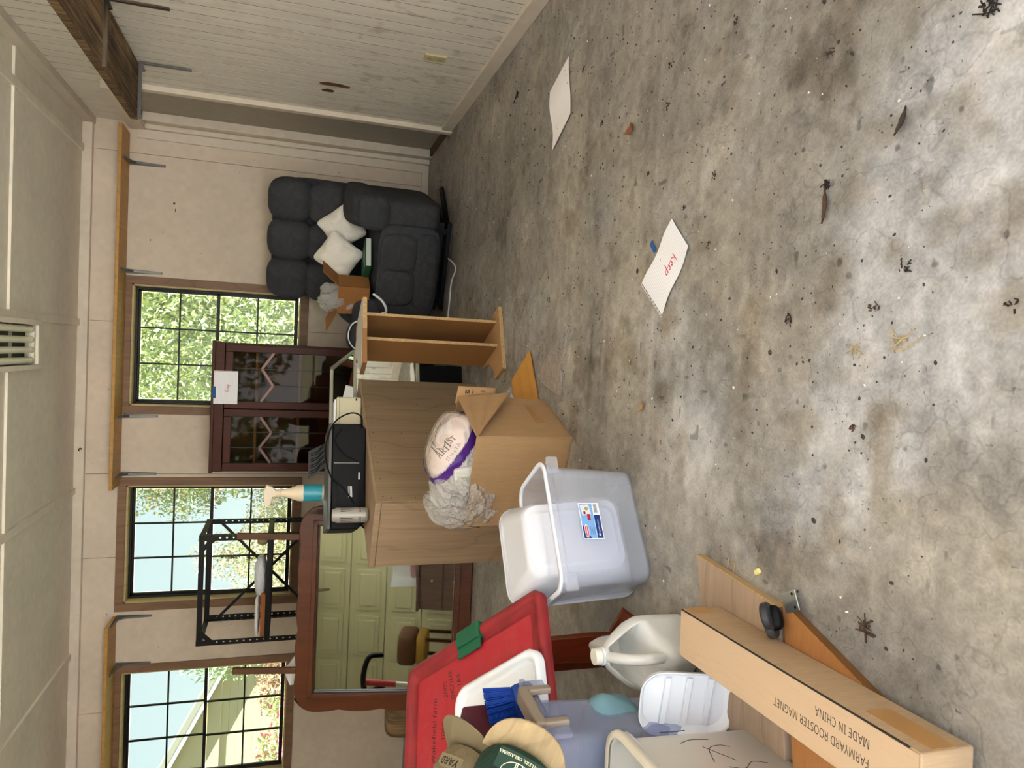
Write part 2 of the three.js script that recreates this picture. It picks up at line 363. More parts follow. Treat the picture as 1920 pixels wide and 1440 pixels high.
// the ceiling: sheets with battens over the joints
const BX = [1.32, 0.1, -1.1, -2.3, -3.5], BD = [4.43, 1.99, -0.45];
{
  const c = struct('ceiling', null, null, 'cream painted sheet ceiling with battens over the joints', 'ceiling');
  const xs = [1.62, ...BX, XL], ds = [D + 0.02, ...BD, DF];
  for (let i = 0; i < xs.length - 1; i++) for (let j = 0; j < ds.length - 1; j++) part(c, 'panel', rb(xs[i + 1] + 0.001, xs[i] - 0.001, HC, HC + 0.012, ds[j + 1] + 0.001, ds[j] - 0.001, 0), M.ceil);
  for (const x of BX) part(c, 'batten', rb(x - 0.024, x + 0.024, HC - 0.018, HC, DF, D - 0.045, 0.002), M.ceil);
  for (const d of BD) for (let i = 0; i < xs.length - 1; i++) part(c, 'batten', rb(xs[i + 1] + (i < 5 ? 0.024 : 0), xs[i] - (i ? 0.024 : 0.07), HC - 0.015, HC, d - 0.022, d + 0.022, 0.002), M.ceil);
  part(c, 'ceiling_core', rb(XL - 0.12, 1.75, HC + 0.012, HC + 0.14, DF - 0.12, D + 0.14, 0), mat(0x8a8272, 0.9));
  struct('trim_1', rb(XL, 1.53, HC - 0.065, HC, D - 0.045, D, 0.004), M.trim, 'painted trim where the window wall meets the ceiling', 'trim');
  struct('trim_2', rb(XR - 0.05, XR + 0.01, HC - 0.075, HC - 0.002, 1.0, D, 0.004), M.trim, 'painted trim where the plank wall meets the ceiling', 'trim');
}
// right wall: vertical painted planks, then a doorway up to the corner
const DOOR = [4.93, 5.66], DOORH = 2.06;
{
  const w = struct('wall_right', null, null, 'off-white painted tongue-and-groove plank wall', 'wall');
  const p = 0.0985, variants = [];
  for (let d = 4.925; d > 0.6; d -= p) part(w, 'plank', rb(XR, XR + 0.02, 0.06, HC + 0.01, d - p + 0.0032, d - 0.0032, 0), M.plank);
  part(w, 'plank', rb(XR, XR + 0.02, DOORH + 0.02, HC + 0.01, 4.93, D + 0.01, 0.002), M.plank);
  part(w, 'wall_core', merge(rb(XR + 0.018, XR + 0.18, -0.05, HC + 0.1, DF - 0.12, DOOR[0], 0), rb(XR + 0.018, XR + 0.18, DOORH, HC + 0.1, DOOR[0], DOOR[1], 0), rb(XR + 0.018, XR + 0.18, -0.05, HC + 0.1, DOOR[1], D + 0.14, 0), rb(XR, XR + 0.018, -0.05, HC + 0.1, DF - 0.12, 0.66, 0)), mat(0x9d9484, 0.9));
  part(w, 'groove_shade_dirt', rb(XR + 0.0009, XR + 0.018, 0.06, HC + 0.005, 0.66, DOOR[0] - 0.01, 0), mat(0x5f4e38, 0.95), 'brown dirt and painted shade in the grooves');  // dark brown groove floor: some dirt, plus groove shadow put into the colour
  // chipped paint
  const chip = (pts) => { const P = pts.map(([a, b]) => onX(a, b, XR)); const s = new THREE.Shape(P.map((q) => new THREE.Vector2(-q[2], q[1]))); const g = new THREE.ExtrudeGeometry(s, { depth: 0.0012, bevelEnabled: false }); g.rotateY(-Math.PI / 2); g.translate(XR - 0.0002, 0, 0); return muv(g); };
  const bare = mat(0x6e4826, 0.85, { map: T.wood });
  part(w, 'chipped_patch', chip([[598, 154], [612, 153], [640, 158], [657, 163], [655, 166], [630, 162], [602, 158]]), bare, 'bare wood where the paint has flaked');
  part(w, 'chipped_patch', chip([[602, 167], [615, 166], [628, 170], [624, 173], [606, 171]]), bare, 'bare wood where the paint has flaked');
  struct('baseboard_right', rb(XR - 0.02, XR + 0.01, 0, 0.075, 0.6, DOOR[0] - 0.03, 0.004), M.trim, 'scuffed painted baseboard under the plank wall', 'baseboard');
  struct('trim_3', rb(XR - 0.032, XR + 0.05, 0, DOORH + 0.06, DOOR[0] - 0.05, DOOR[0] + 0.005, 0.004), M.trim, 'painted door jamb board beside the plank wall', 'trim');
  struct('trim_4', merge(rb(XR - 0.05, XR + 0.06, DOORH - 0.0, DOORH + 0.1, DOOR[0] - 0.02, D - 0.002, 0.004)), M.trim, 'painted head board over the flush door in the corner', 'trim');
  struct('trim_5', merge(rb(XR - 0.01, XR + 0.06, 0, DOORH, DOOR[1] - 0.03, DOOR[1] + 0.05, 0.003), rb(XR - 0.045, XR - 0.008, 0, DOORH, DOOR[1] + 0.05, D - 0.001, 0.006)), M.trim, 'painted corner boards beside the flush door', 'trim');
  struct('trim_6', merge(rb(XR - 0.11, XR - 0.045, 0.05, DOORH + 0.05, D - 0.02, D - 0.0005, 0.003)), M.trim, 'painted board on the window wall beside the corner', 'trim');
  const d = struct('door_1', rb(XR + 0.05, XR + 0.09, 0.02, DOORH, DOOR[0], DOOR[1], 0.002), M.door, 'flush grey-beige door in the far right corner', 'door');
  part(d, 'threshold', rb(XR + 0.0, XR + 0.12, 0.0, 0.018, DOOR[0], DOOR[1], 0.002), mat(0x5f4a33, 0.7));
  struct('baseboard_back', rb(-0.2, XR - 0.05, 0, 0.055, D - 0.018, D, 0.003), M.trim, 'painted baseboard under the window wall', 'baseboard');
}
// left wall and the front wall behind the camera: one closed door, one open
{
  struct('wall_left', rb(XL - 0.12, XL, -0.05, HC + 0.02, DF - 0.12, D + 0.14, 0), M.wall, 'cream painted side wall', 'wall');
  struct('wall_front', merge(rb(XL, -4.35, -0.05, HC + 0.1, DF - 0.12, DF, 0), rb(-2.05, -1.92, -0.05, HC + 0.1, DF - 0.12, DF, 0), rb(1.46, 1.62, -0.05, HC + 0.1, DF - 0.12, DF, 0), rb(-4.35, -2.05, 2.2, HC + 0.1, DF - 0.12, DF, 0), rb(-1.92, 1.46, 2.3, HC + 0.1, DF - 0.12, DF, 0)), M.wall, 'cream painted garage front wall with an open and a closed door', 'wall');
  const g = struct('door_2', null, null, 'closed pale green sectional garage door with raised panels', 'door');
  const green = mat(0xccd0b0, 0.5);
  for (let k = 0; k < 5; k++) {
    const s = part(g, 'section', rb(-4.34, -2.06, k * 0.44 + 0.004, (k + 1) * 0.44 - 0.004, DF - 0.05, DF - 0.01, 0.004), green);
    for (let i = 0; i < 4; i++) { const a = -4.31 + i * 0.565; part(s, 'raised_panel', merge(rb(a + 0.04, a + 0.53, k * 0.44 + 0.07, k * 0.44 + 0.37, DF - 0.012, DF + 0.006, 0.005), rb(a + 0.09, a + 0.48, k * 0.44 + 0.12, k * 0.44 + 0.32, DF, DF + 0.02, 0.008)), green); }
  }
  part(g, 'backing', rb(-4.34, -2.06, 0, 2.2, DF - 0.07, DF - 0.05, 0), green);
  const dark = mat(0x6b6a58, 0.5, { metalness: 0.5 });
  part(g, 'torsion_shaft', rb(-4.4, -1.98, 2.26, 2.285, DF + 0.06, DF + 0.085, 0.005), dark);
  for (const x of [-4.32, -2.9]) { const c = cyl(0.055, 0.055, 0.1, 18); c.rotateZ(Math.PI / 2); c.translate(x, 2.27, -(DF + 0.07)); part(g, 'cable_drum', c, dark); }
  for (const x of [-4.36, -2.0]) part(g, 'track', tube([[x, 0, 0.73], [x, 1.0, 0.73], [x, 1.9, 0.73], [x, 2.12, 0.7], [x, 2.22, 0.6], [x, 2.25, 0.35], [x, 2.25, -0.6], [x, 2.25, -1.7]], 0.018, 6, 40), dark);
  part(g, 'opener_arm', merge(tube([[-2.9, 2.3, 0.7], [-2.9, 2.2, 0.66], [-2.9, 2.0, 0.76]], 0.015), rb(-2.92, -2.88, 2.33, 2.37, DF, 1.5, 0.004)), dark);
}
struct('driveway', rb(-8, 6, -0.14, -0.03, DF - 11, DF - 0.15, 0), mat(0xe6e6e6, 0.85, { map: T.concrete }), 'pale concrete driveway in front of the garage', 'driveway');
struct('street', rb(-60, 60, -0.2, -0.06, DF - 18, DF - 11, 0), mat(0x56544f, 0.9), 'grey asphalt street beyond the driveway', 'street');
struct('front_lawn', merge(rb(-60, -8, -0.2, -0.05, DF - 11, DF - 0.15, 0), rb(6, 60, -0.2, -0.05, DF - 11, DF - 0.15, 0), rb(-60, 60, -0.2, -0.05, DF - 60, DF - 18, 0)), mat(0x6a6644, 0.95), 'grass on both sides of the driveway and across the street', 'lawn');
struct('lawn', rb(-40, 40, -0.3, -0.16, D + 0.16, 60, 0), mat(0x74704a, 0.95, { map: T.smudge }), 'grass behind the garage', 'lawn');

// ---------------------------------------------------------------- windows
WIN.forEach(([l, r], n) => {
  const w = struct('window_' + (n + 1), null, null, ['multi-pane window over the dark glass-door cabinet', 'multi-pane window behind the black metal rack', 'multi-pane window behind the scalloped mirror'][n], 'window');
  const [b, t] = WY, c = 0.058, e = D - 0.014;
  part(w, 'casing', rb(l - c, l, b - c, t + c, e, D + 0.002, 0.003), M.casing); part(w, 'casing', rb(r, r + c, b - c, t + c, e, D + 0.002, 0.003), M.casing);
  part(w, 'casing', rb(l, r, t, t + c, e, D + 0.002, 0.003), M.casing); part(w, 'casing', rb(l, r, b - c, b, e, D + 0.002, 0.003), M.casing);
  part(w, 'jamb', merge(rb(l, l + 0.012, b, t, D, D + 0.13, 0), rb(r - 0.012, r, b, t, D, D + 0.13, 0), rb(l, r, t - 0.012, t, D, D + 0.13, 0), rb(l, r, b, b + 0.012, D - 0.004, D + 0.13, 0)), M.jamb);
  const x0 = l + 0.014, x1 = r - 0.014, y0 = b + 0.014, y1 = t - 0.014, ym = (y0 + y1) / 2, f = 0.014;
  part(w, 'frame', merge(rb(x0, x0 + f, y0, y1, D + 0.07, D + 0.12, 0.002), rb(x1 - f, x1, y0, y1, D + 0.07, D + 0.12, 0.002), rb(x0, x1, y1 - f, y1, D + 0.07, D + 0.12, 0.002), rb(x0, x1, y0, y0 + f, D + 0.07, D + 0.12, 0.002)), M.frameBlack);
  for (const s of [0, 1]) {                                     // lower sash sits nearer the room
    const a = s ? ym : y0 + f, z = s ? D + 0.095 : D + 0.072, h = s ? y1 - f : ym + 0.022, q = 0.016, xa = x0 + f, xb = x1 - f;
    const sash = part(w, 'sash', merge(rb(xa, xa + q, a, h, z, z + 0.02, 0.002), rb(xb - q, xb, a, h, z, z + 0.02, 0.002), rb(xa, xb, h - q - (s ? 0 : 0.008), h, z, z + 0.02, 0.002), rb(xa, xb, a, a + q, z, z + 0.02, 0.002)), M.frameBlack);
    const ia = xa + q, ib = xb - q, ja = a + q, jb = h - q - (s ? 0 : 0.008);
    for (let k = 1; k < 3; k++) part(sash, 'muntin', rb(ia + (ib - ia) * k / 3 - 0.006, ia + (ib - ia) * k / 3 + 0.006, ja, jb, z + 0.002, z + 0.016, 0), M.frameBlack);
    part(sash, 'muntin', rb(ia, ib, (ja + jb) / 2 - 0.006, (ja + jb) / 2 + 0.006, z + 0.003, z + 0.015, 0), M.frameBlack);
    for (let i = 0; i < 3; i++) for (let j = 0; j < 2; j++) part(sash, 'pane', rb(ia + (ib - ia) * i / 3 + 0.005, ia + (ib - ia) * (i + 1) / 3 - 0.005, ja + (jb - ja) * j / 2 + 0.005, ja + (jb - ja) * (j + 1) / 2 - 0.005, z + 0.008, z + 0.0105, 0), M.glass);
  }
});

struct('trim_7', rb(XL - 0.5, 2.2, HC + 0.14, HC + 0.2, D - 0.2, D + 0.6, 0), M.white, 'roof overhang outside the window wall', 'eaves');
// ---------------------------------------------------------------- outdoors behind the windows
const leafGeo = (() => {
  const g = new THREE.BufferGeometry();
  g.setAttribute('position', new THREE.Float32BufferAttribute([0, -1, 0, 0.42, 0, 0.12, 0, 1, 0, -0.42, 0, 0.12], 3)); g.setIndex([0, 1, 2, 0, 2, 3]); g.computeVertexNormals();
  g.setAttribute('uv', new THREE.Float32BufferAttribute([0, 0, 1, 0, 1, 1, 0, 1], 2));
  return g;
})();
const leafMat = phys(0xffffff, 0.6, { transmission: 0.3, thickness: 0, side: THREE.DoubleSide });
function foliage(parent, blobs, count, size, cols) {
  const m = new THREE.InstancedMesh(leafGeo, leafMat, count), q = new THREE.Quaternion(), e = new THREE.Euler(), c = new THREE.Color(), M4 = new THREE.Matrix4();
  const vol = blobs.map((b) => b[3] * b[4] * b[5]), sum = vol.reduce((a, b) => a + b, 0);
  for (let i = 0; i < count; i++) {
    let t = rnd() * sum, k = 0; while (k < vol.length - 1 && t > vol[k]) t -= vol[k++];
    const b = blobs[k], a = rnd() * 6.283, z = rr(-1, 1), s = Math.sqrt(1 - z * z), R = Math.pow(rnd(), 0.45);
    q.setFromEuler(e.set(rr(-1.6, 1.6), rr(0, 6.28), rr(-1.6, 1.6)));
    const sc = size * rr(0.6, 1.4);
    M4.compose(new THREE.Vector3(b[0] + b[3] * R * s * Math.cos(a), b[1] + b[4] * R * z, -(b[2] + b[5] * R * s * Math.sin(a))), q, new THREE.Vector3(sc, sc, sc));
    m.setMatrixAt(i, M4);
    const cc = cols[Math.floor(rnd() * cols.length)], v = rr(0.75, 1.25); m.setColorAt(i, c.setRGB(cc[0] * v, cc[1] * v, cc[2] * v));
  }
  m.name = 'foliage'; m.userData.kind = 'stuff'; shade(m); parent.add(m);
  return m;
}
const bark = mat(0x5d4c3a, 0.9, { map: T.rough });
const G1 = [[0.58, 0.64, 0.28], [0.72, 0.75, 0.36], [0.48, 0.56, 0.26], [0.85, 0.8, 0.42], [0.6, 0.66, 0.44]];
const G2 = [[0.3, 0.4, 0.16], [0.45, 0.5, 0.24], [0.62, 0.42, 0.2], [0.5, 0.54, 0.26]];
{
  const t = thing('hedge_tree', 'dense yellow-green tree filling the view behind the cabinet window', 'tree');
  foliage(t, [[-0.4, 2.2, 9.6, 1.4, 2.4, 0.7], [1.2, 2.4, 9.8, 1.5, 2.6, 0.8], [-0.1, 4.2, 10.2, 2.0, 1.2, 0.9], [0.5, 0.9, 9.3, 1.8, 1.1, 0.6], [-1.0, 0.8, 10, 0.7, 1.0, 0.6], [0.3, 2.6, 10.6, 2.2, 2.8, 0.5]], 110000, 0.04, G1);
  part(t, 'trunk', tube([[0.3, -0.2, -10.3], [0.25, 1.2, -10.2], [0.5, 3.4, -10.3]], 0.12, 8), bark);
  const u = thing('leafy_tree', 'tall tree with green leaves behind the rack window', 'tree');
  foliage(u, [[-1.9, 3.6, 12, 0.85, 1.3, 0.9], [-1.7, 2.0, 11.6, 0.7, 1.1, 0.8], [-2.25, 2.5, 12, 0.55, 0.6, 0.7]], 14000, 0.04, G2);
  part(u, 'trunk', tube([[-1.8, -0.2, -12], [-1.75, 1.5, -12], [-2.0, 4, -12.1]], 0.09, 8), bark);
  const v = thing('autumn_bush', 'loose bush with orange and green leaves behind the rack window', 'bush');
  foliage(v, [[-3.5, 1.1, 12, 0.75, 0.8, 0.7], [-3.4, 1.9, 12.2, 0.42, 0.55, 0.5], [-2.7, 0.9, 11.6, 0.8, 0.75, 0.6], [-3.2, 0.7, 12.6, 1.6, 1.0, 0.5]], 13000, 0.036, [[0.72, 0.5, 0.28], [0.6, 0.6, 0.34], [0.45, 0.5, 0.24], [0.8, 0.66, 0.46]]);
  part(v, 'stem', tube([[-3.5, -0.2, -12], [-3.45, 1, -12], [-3.4, 2, -12.1]], 0.03), bark); part(v, 'stem', tube([[-2.8, -0.2, -11.7], [-2.7, 1.2, -11.6]], 0.03), bark);
  const w = thing('flowering_bush', 'bush with pink blossoms below the neighbouring house', 'bush');
  foliage(w, [[-6.4, 0.6, 11.4, 0.8, 0.75, 0.6], [-5.75, 0.75, 11.6, 0.4, 0.55, 0.4]], 3600, 0.045, [[0.35, 0.45, 0.16], [0.5, 0.55, 0.22], [0.85, 0.2, 0.34], [0.45, 0.5, 0.18]]);
  part(w, 'stem', tube([[-6.3, -0.2, -11.4], [-6.3, 0.8, -11.4]], 0.04), bark);
  const x = thing('red_shrub', 'rounded reddish brown shrub in front of the neighbouring house', 'shrub');
  foliage(x, [[-7.3, 0.75, 16, 0.85, 0.8, 0.6]], 2600, 0.05, [[0.45, 0.16, 0.08], [0.4, 0.22, 0.12], [0.35, 0.25, 0.12]]);
  part(x, 'stem', tube([[-7.3, -0.2, -16], [-7.3, 0.8, -16]], 0.04), bark);
  const y = thing('willowy_tree', 'slender tree with drooping green twigs before the neighbouring house', 'tree');
  foliage(y, [[-5.1, 1.9, 12.5, 0.5, 0.9, 0.5], [-4.8, 1.0, 12.3, 0.4, 0.8, 0.4]], 2600, 0.045, [[0.35, 0.45, 0.2], [0.48, 0.55, 0.28], [0.3, 0.4, 0.18]]);
  part(y, 'trunk', tube([[-4.9, -0.2, -12.4], [-4.9, 1, -12.4], [-5.1, 2.6, -12.5]], 0.05, 8), bark);
  for (const [x, d, hh, l] of [[-7, -24, 7, 'broad shade tree across the street left of the driveway'], [2.5, -27, 8, 'broad shade tree across the street opposite the driveway'], [11, -25, 7, 'broad shade tree across the street right of the driveway']]) { const q = thing('street_tree', l, 'tree', [0, 0, 0], 0, 'trees across the street'); foliage(q, [[x, hh * 0.55, d, 3.4, hh * 0.36, 2], [x + 2.4, hh * 0.4, d, 2.4, hh * 0.3, 1.6], [x - 2.6, hh * 0.4, d, 2.4, hh * 0.3, 1.6]], 2600, 0.26, [[0.1, 0.16, 0.04], [0.14, 0.2, 0.06]]); part(q, 'trunk', tube([[x, -0.1, -d], [x, hh * 0.5, -d]], 0.25, 8), bark); }
  // neighbouring house: gable end towards us
  const h = thing('neighbouring_house', 'beige sided house with a grey pitched roof seen through the mirror window', 'house', [-14.8, -0.2, 24], 0.25);
  const sid = mat(0xb9aa8a, 0.7);
  for (let k = 0; k < 12; k++) part(h, 'siding_board', bx(-4, 4, k * 0.25, k * 0.25 + 0.245, -6, 0.012 * (k % 1 ? 1 : 1), 0), sid);
  part(h, 'gable', (() => { const g = flatPlate([[-4.1, 3], [4.1, 3], [0, 5.2]], 0.1); return g; })(), sid);
  for (const s of [-1, 1]) part(h, 'roof_slope', (() => { const g = bx(0, 5.2, 0, 0.16, -6.5, 0.5, 0); g.rotateZ(-0.49); if (s < 0) g.scale(-1, 1, 1); g.translate(0, 5.25, 0); if (s < 0) { const i = g.attributes.position.array; for (let k = 0; k < i.length; k += 9) for (let m = 0; m < 3; m++) { const q = i[k + m]; i[k + m] = i[k + 3 + m]; i[k + 3 + m] = q; } g.computeVertexNormals(); } return g; })(), mat(0x8c8577, 0.85));
  part(h, 'fascia', bar([0, 5.2, 0.45], [4.6, 2.75, 0.45], 0.2, 0.06), M.white);
  part(h, 'fascia', bar([0, 5.2, 0.45], [-4.6, 2.75, 0.45], 0.2, 0.06), M.white);
}

// ---------------------------------------------------------------- shelves on the walls
function wallBracket(parent, x, drop = 0.235, reach = 0.205, y = 2.155) {
  const w = 0.034, t = 0.003;
  const leg = (len, tip) => flatPlate([[-w / 2, 0], [w / 2, 0], [tip, -len], [-tip, -len]], t);
  const a = leg(drop, 0.008); a.translate(0, 0, 0.001);
  const b = leg(reach, 0.008); b.rotateX(-Math.PI / 2); b.translate(0, -t, 0);
  const rib = flatPlate([[0, -0.001], [0, -drop * 0.94], [0.006, -drop * 0.94], [0.022, -0.05], [0.05, -0.022], [reach * 0.94, -0.006], [reach * 0.94, -0.001]], 0.014); rib.rotateY(-Math.PI / 2); rib.translate(0.007, 0, 0.002);
  const b2 = b.clone().scale(1, 1, -1); const P = b2.attributes.position.array; for (let k = 0; k < P.length; k += 9) for (let m = 0; m < 3; m++) { const q = P[k + m]; P[k + m] = P[k + 3 + m]; P[k + 3 + m] = q; } b2.computeVertexNormals();
  const g = merge(a, b2, rib); g.translate(x, y, -D);
  const o = part(parent, 'bracket', g, M.bracket);
  for (const k of [0.03, 0.19]) { const c = cyl(0.004, 0.004, 0.003, 8); c.rotateX(Math.PI / 2); c.translate(x, y - k, -D + 0.005); part(o, 'screw', c, M.steel); }
}
{
  const s = thing('wall_shelf', 'long pine board shelf on four grey brackets above the windows', 'shelf', [0, 0, 0], 0, 'pine wall shelves');
  part(s, 'board', rb(-1.06, 1.47, 2.156, 2.178, 5.5, 5.75, 0.003), (() => { const m = M.yellowPine.clone(); return m; })());
  for (const x of [1.262, 0.487, -0.56, -0.984]) wallBracket(s, x);
  const u = thing('wall_shelf', 'short pine board shelf on two grey brackets above the mirror window', 'shelf', [0, 0, 0], 0, 'pine wall shelves');
  part(u, 'board', rb(-3.9, -2.03, 2.156, 2.178, 5.5, 5.75, 0.003), M.yellowPine);
  for (const x of [-2.045, -2.4]) wallBracket(u, x);
  // rough weathered shelf on the plank wall
  const r = thing('weathered_shelf', 'rough dark weathered plank shelf on the plank wall', 'shelf');
  part(r, 'board', (() => { const g = rb(1.235, 1.54, 1.872, 1.912, 2.2, 4.53, 0.004); g.attributes.uv.array.forEach((_, i, a) => { if (i % 2 === 0) { const q = a[i]; a[i] = a[i] ; } }); return g; })(), M.rough);
  part(r, 'back_board', rb(1.36, 1.535, 1.935, 1.96, 2.2, 3.75, 0.004), mat(0x6b4526, 0.8, { map: T.rough }), 'loose brown board lying on the shelf');
  for (const d of [4.5, 3.73]) part(r, 'bracket', merge(rb(XR - 0.012, XR - 0.002, 1.6, 1.872, d - 0.012, d + 0.012, 0.002), bar([XR - 0.007, 1.866, -d], [1.235, 1.866, -d], 0.024, 0.008), bar([XR - 0.012, 1.86, -d], [XR - 0.05, 1.845, -d], 0.016, 0.02)), d > 4 ? M.bracket : mat(0xa8a196, 0.6, { metalness: 0.2, map: T.rough }), 'flat steel shelf bracket');
}
// electrical plate on the plank wall
{
  const p = onX(640 + 528 / 3, 318 / 3, XR);
  const o = thing('outlet_plate', 'small yellowed outlet plate low on the plank wall', 'outlet', [XR, p[1], p[2]]);
  part(o, 'plate', bx(-0.014, -0.001, -0.058, 0.058, -0.036, 0.036, 0.004), mat(0xbfb388, 0.5));
  for (const s of [-1, 1]) part(o, 'socket', bx(-0.016, -0.013, s * 0.026 - 0.014, s * 0.026 + 0.014, -0.014, 0.014, 0.001), mat(0xa99c70, 0.5));
}
// fluorescent fitting boxed into the ceiling (switched off)
{
  const o = thing('ceiling_light', 'unlit fluorescent ceiling light with four tubes in a boxed white frame', 'light');
  const x0 = -0.2, x1 = 0.08, d0 = 3.4, d1 = 4.73, y = HC - 0.075;
  for (const [a, b, c, e] of [[x0, x0 + 0.028, d0, d1], [x1 - 0.028, x1, d0, d1], [x0 + 0.028, x1 - 0.028, d0, d0 + 0.028], [x0 + 0.028, x1 - 0.028, d1 - 0.06, d1]]) part(o, 'frame_board', rb(a, b, y, HC - 0.001, c, e, 0.003), M.ceil);
  part(o, 'reflector', rb(x0 + 0.03, x1 - 0.03, HC - 0.012, HC - 0.004, d0 + 0.03, d1 - 0.062, 0), mat(0x2d2a22, 0.6));
  for (let k = 0; k < 4; k++) {
    const x = -0.147 + k * 0.058, c = cyl(0.019, 0.019, 1.17, 14); c.rotateX(Math.PI / 2); c.translate(x, HC - 0.045, -4.04);
    const t = part(o, 'tube', c, mat(0xe6e2c8, 0.35));
    const e = cyl(0.0195, 0.0195, 0.03, 14); e.rotateX(Math.PI / 2); e.translate(x, HC - 0.045, -4.625); part(t, 'end_cap', e, M.alu);
  }
  part(o, 'socket_bar', rb(x0 + 0.035, x1 - 0.035, HC - 0.062, HC - 0.015, 4.64, 4.665, 0.003), mat(0xd8d2b4, 0.5));
}
// screw eye and string hanging near the window wall's top trim
{
  const p = onD(157, 842, D - 0.01);
  solo('wall_hook', 'small dark hook screwed in the trim above the long shelf', 'hook', merge(tube([[0, 0, 0], [0, 0.005, 0.03], [0.012, 0.012, 0.04], [0, 0.022, 0.045], [-0.01, 0.012, 0.04]], 0.004), (() => { const c = cyl(0.012, 0.012, 0.004, 12); c.rotateX(Math.PI / 2); return c; })()), mat(0x3a2c20, 0.5, { metalness: 0.4 }), p);
}

// ---------------------------------------------------------------- shared shape helpers for furniture
// plate through four room points (p0..p3 round the edge), thickness t
function quadPlate(q, t, curl = 0, n = 6) {
  const P = q.map((p) => toThree(p)), N = P[1].clone().sub(P[0]).cross(P[3].clone().sub(P[0])).normalize(), pos = [], uv = [], idx = [];
  for (const s of [0, 1]) for (let j = 0; j <= n; j++) for (let i = 0; i <= n; i++) {
    const u = i / n, v = j / n, a = P[0].clone().lerp(P[1], u), b = P[3].clone().lerp(P[2], u), c = a.lerp(b, v).addScaledVector(N, (s ? 1 : -1) * t / 2 + curl * v * v);
    pos.push(c.x, c.y, c.z); uv.push(u, 1 - v);
  }
  const m = (n + 1) * (n + 1), at = (s, i, j) => s * m + j * (n + 1) + i, quad = (a, b, c, d) => idx.push(a, b, c, a, c, d);
  for (let j = 0; j < n; j++) for (let i = 0; i < n; i++) { quad(at(1, i, j), at(1, i + 1, j), at(1, i + 1, j + 1), at(1, i, j + 1)); quad(at(0, i, j), at(0, i, j + 1), at(0, i + 1, j + 1), at(0, i + 1, j)); }
  for (let i = 0; i < n; i++) { quad(at(0, i, 0), at(0, i + 1, 0), at(1, i + 1, 0), at(1, i, 0)); quad(at(0, i + 1, n), at(0, i, n), at(1, i, n), at(1, i + 1, n)); quad(at(0, 0, i + 1), at(0, 0, i), at(1, 0, i), at(1, 0, i + 1)); quad(at(0, n, i), at(0, n, i + 1), at(1, n, i + 1), at(1, n, i)); }
  const g = new THREE.BufferGeometry();
  g.setAttribute('position', new THREE.Float32BufferAttribute(pos, 3)); g.setAttribute('uv', new THREE.Float32BufferAttribute(uv, 2)); g.setIndex(idx);
  const f = g.toNonIndexed(); f.computeVertexNormals(); return f;
}
const lathe = (pts, n = 28) => clean(new THREE.LatheGeometry(pts.map(([x, y]) => new THREE.Vector2(x, y)), n));
const scribble = (g, s, x, y, size, color = '#c2283c', angle = 0) => { g.save(); g.translate(x, y); g.rotate(angle); g.font = `italic ${size}px serif`; g.fillStyle = color; g.fillText(s, 0, 0); g.restore(); };
const ruled = (g, w, h, vertical) => { g.fillStyle = '#f4f2f3'; g.fillRect(0, 0, w, h); g.strokeStyle = 'rgba(120,140,190,0.35)'; g.lineWidth = 1.5; for (let k = 14; k < (vertical ? w : h); k += 15) { g.beginPath(); if (vertical) { g.moveTo(k, 0); g.lineTo(k, h); } else { g.moveTo(0, k); g.lineTo(w, k); } g.stroke(); } };
function keepWord(g, x, y, s) {       // handwritten word in red ink
  g.strokeStyle = '#cf3049'; g.lineWidth = s * 0.055; g.lineCap = 'round'; g.lineJoin = 'round';
  const P = [[[0, 0.0], [0.02, -0.62]], [[0.3, -0.58], [0.03, -0.28], [0.32, 0.02]], [[0.4, -0.16], [0.58, -0.24], [0.52, -0.38], [0.4, -0.26], [0.44, 0.0], [0.66, -0.06]], [[0.7, -0.16], [0.88, -0.24], [0.82, -0.38], [0.7, -0.26], [0.74, 0.0], [0.96, -0.06]], [[1.02, -0.34], [1.0, 0.34]], [[1.02, -0.26], [1.2, -0.36], [1.24, -0.14], [1.06, -0.02]]];
  for (const l of P) { g.beginPath(); l.forEach(([a, b], i) => (i ? g.lineTo(x + a * s, y + b * s) : g.moveTo(x + a * s, y + b * s))); g.stroke(); }
}

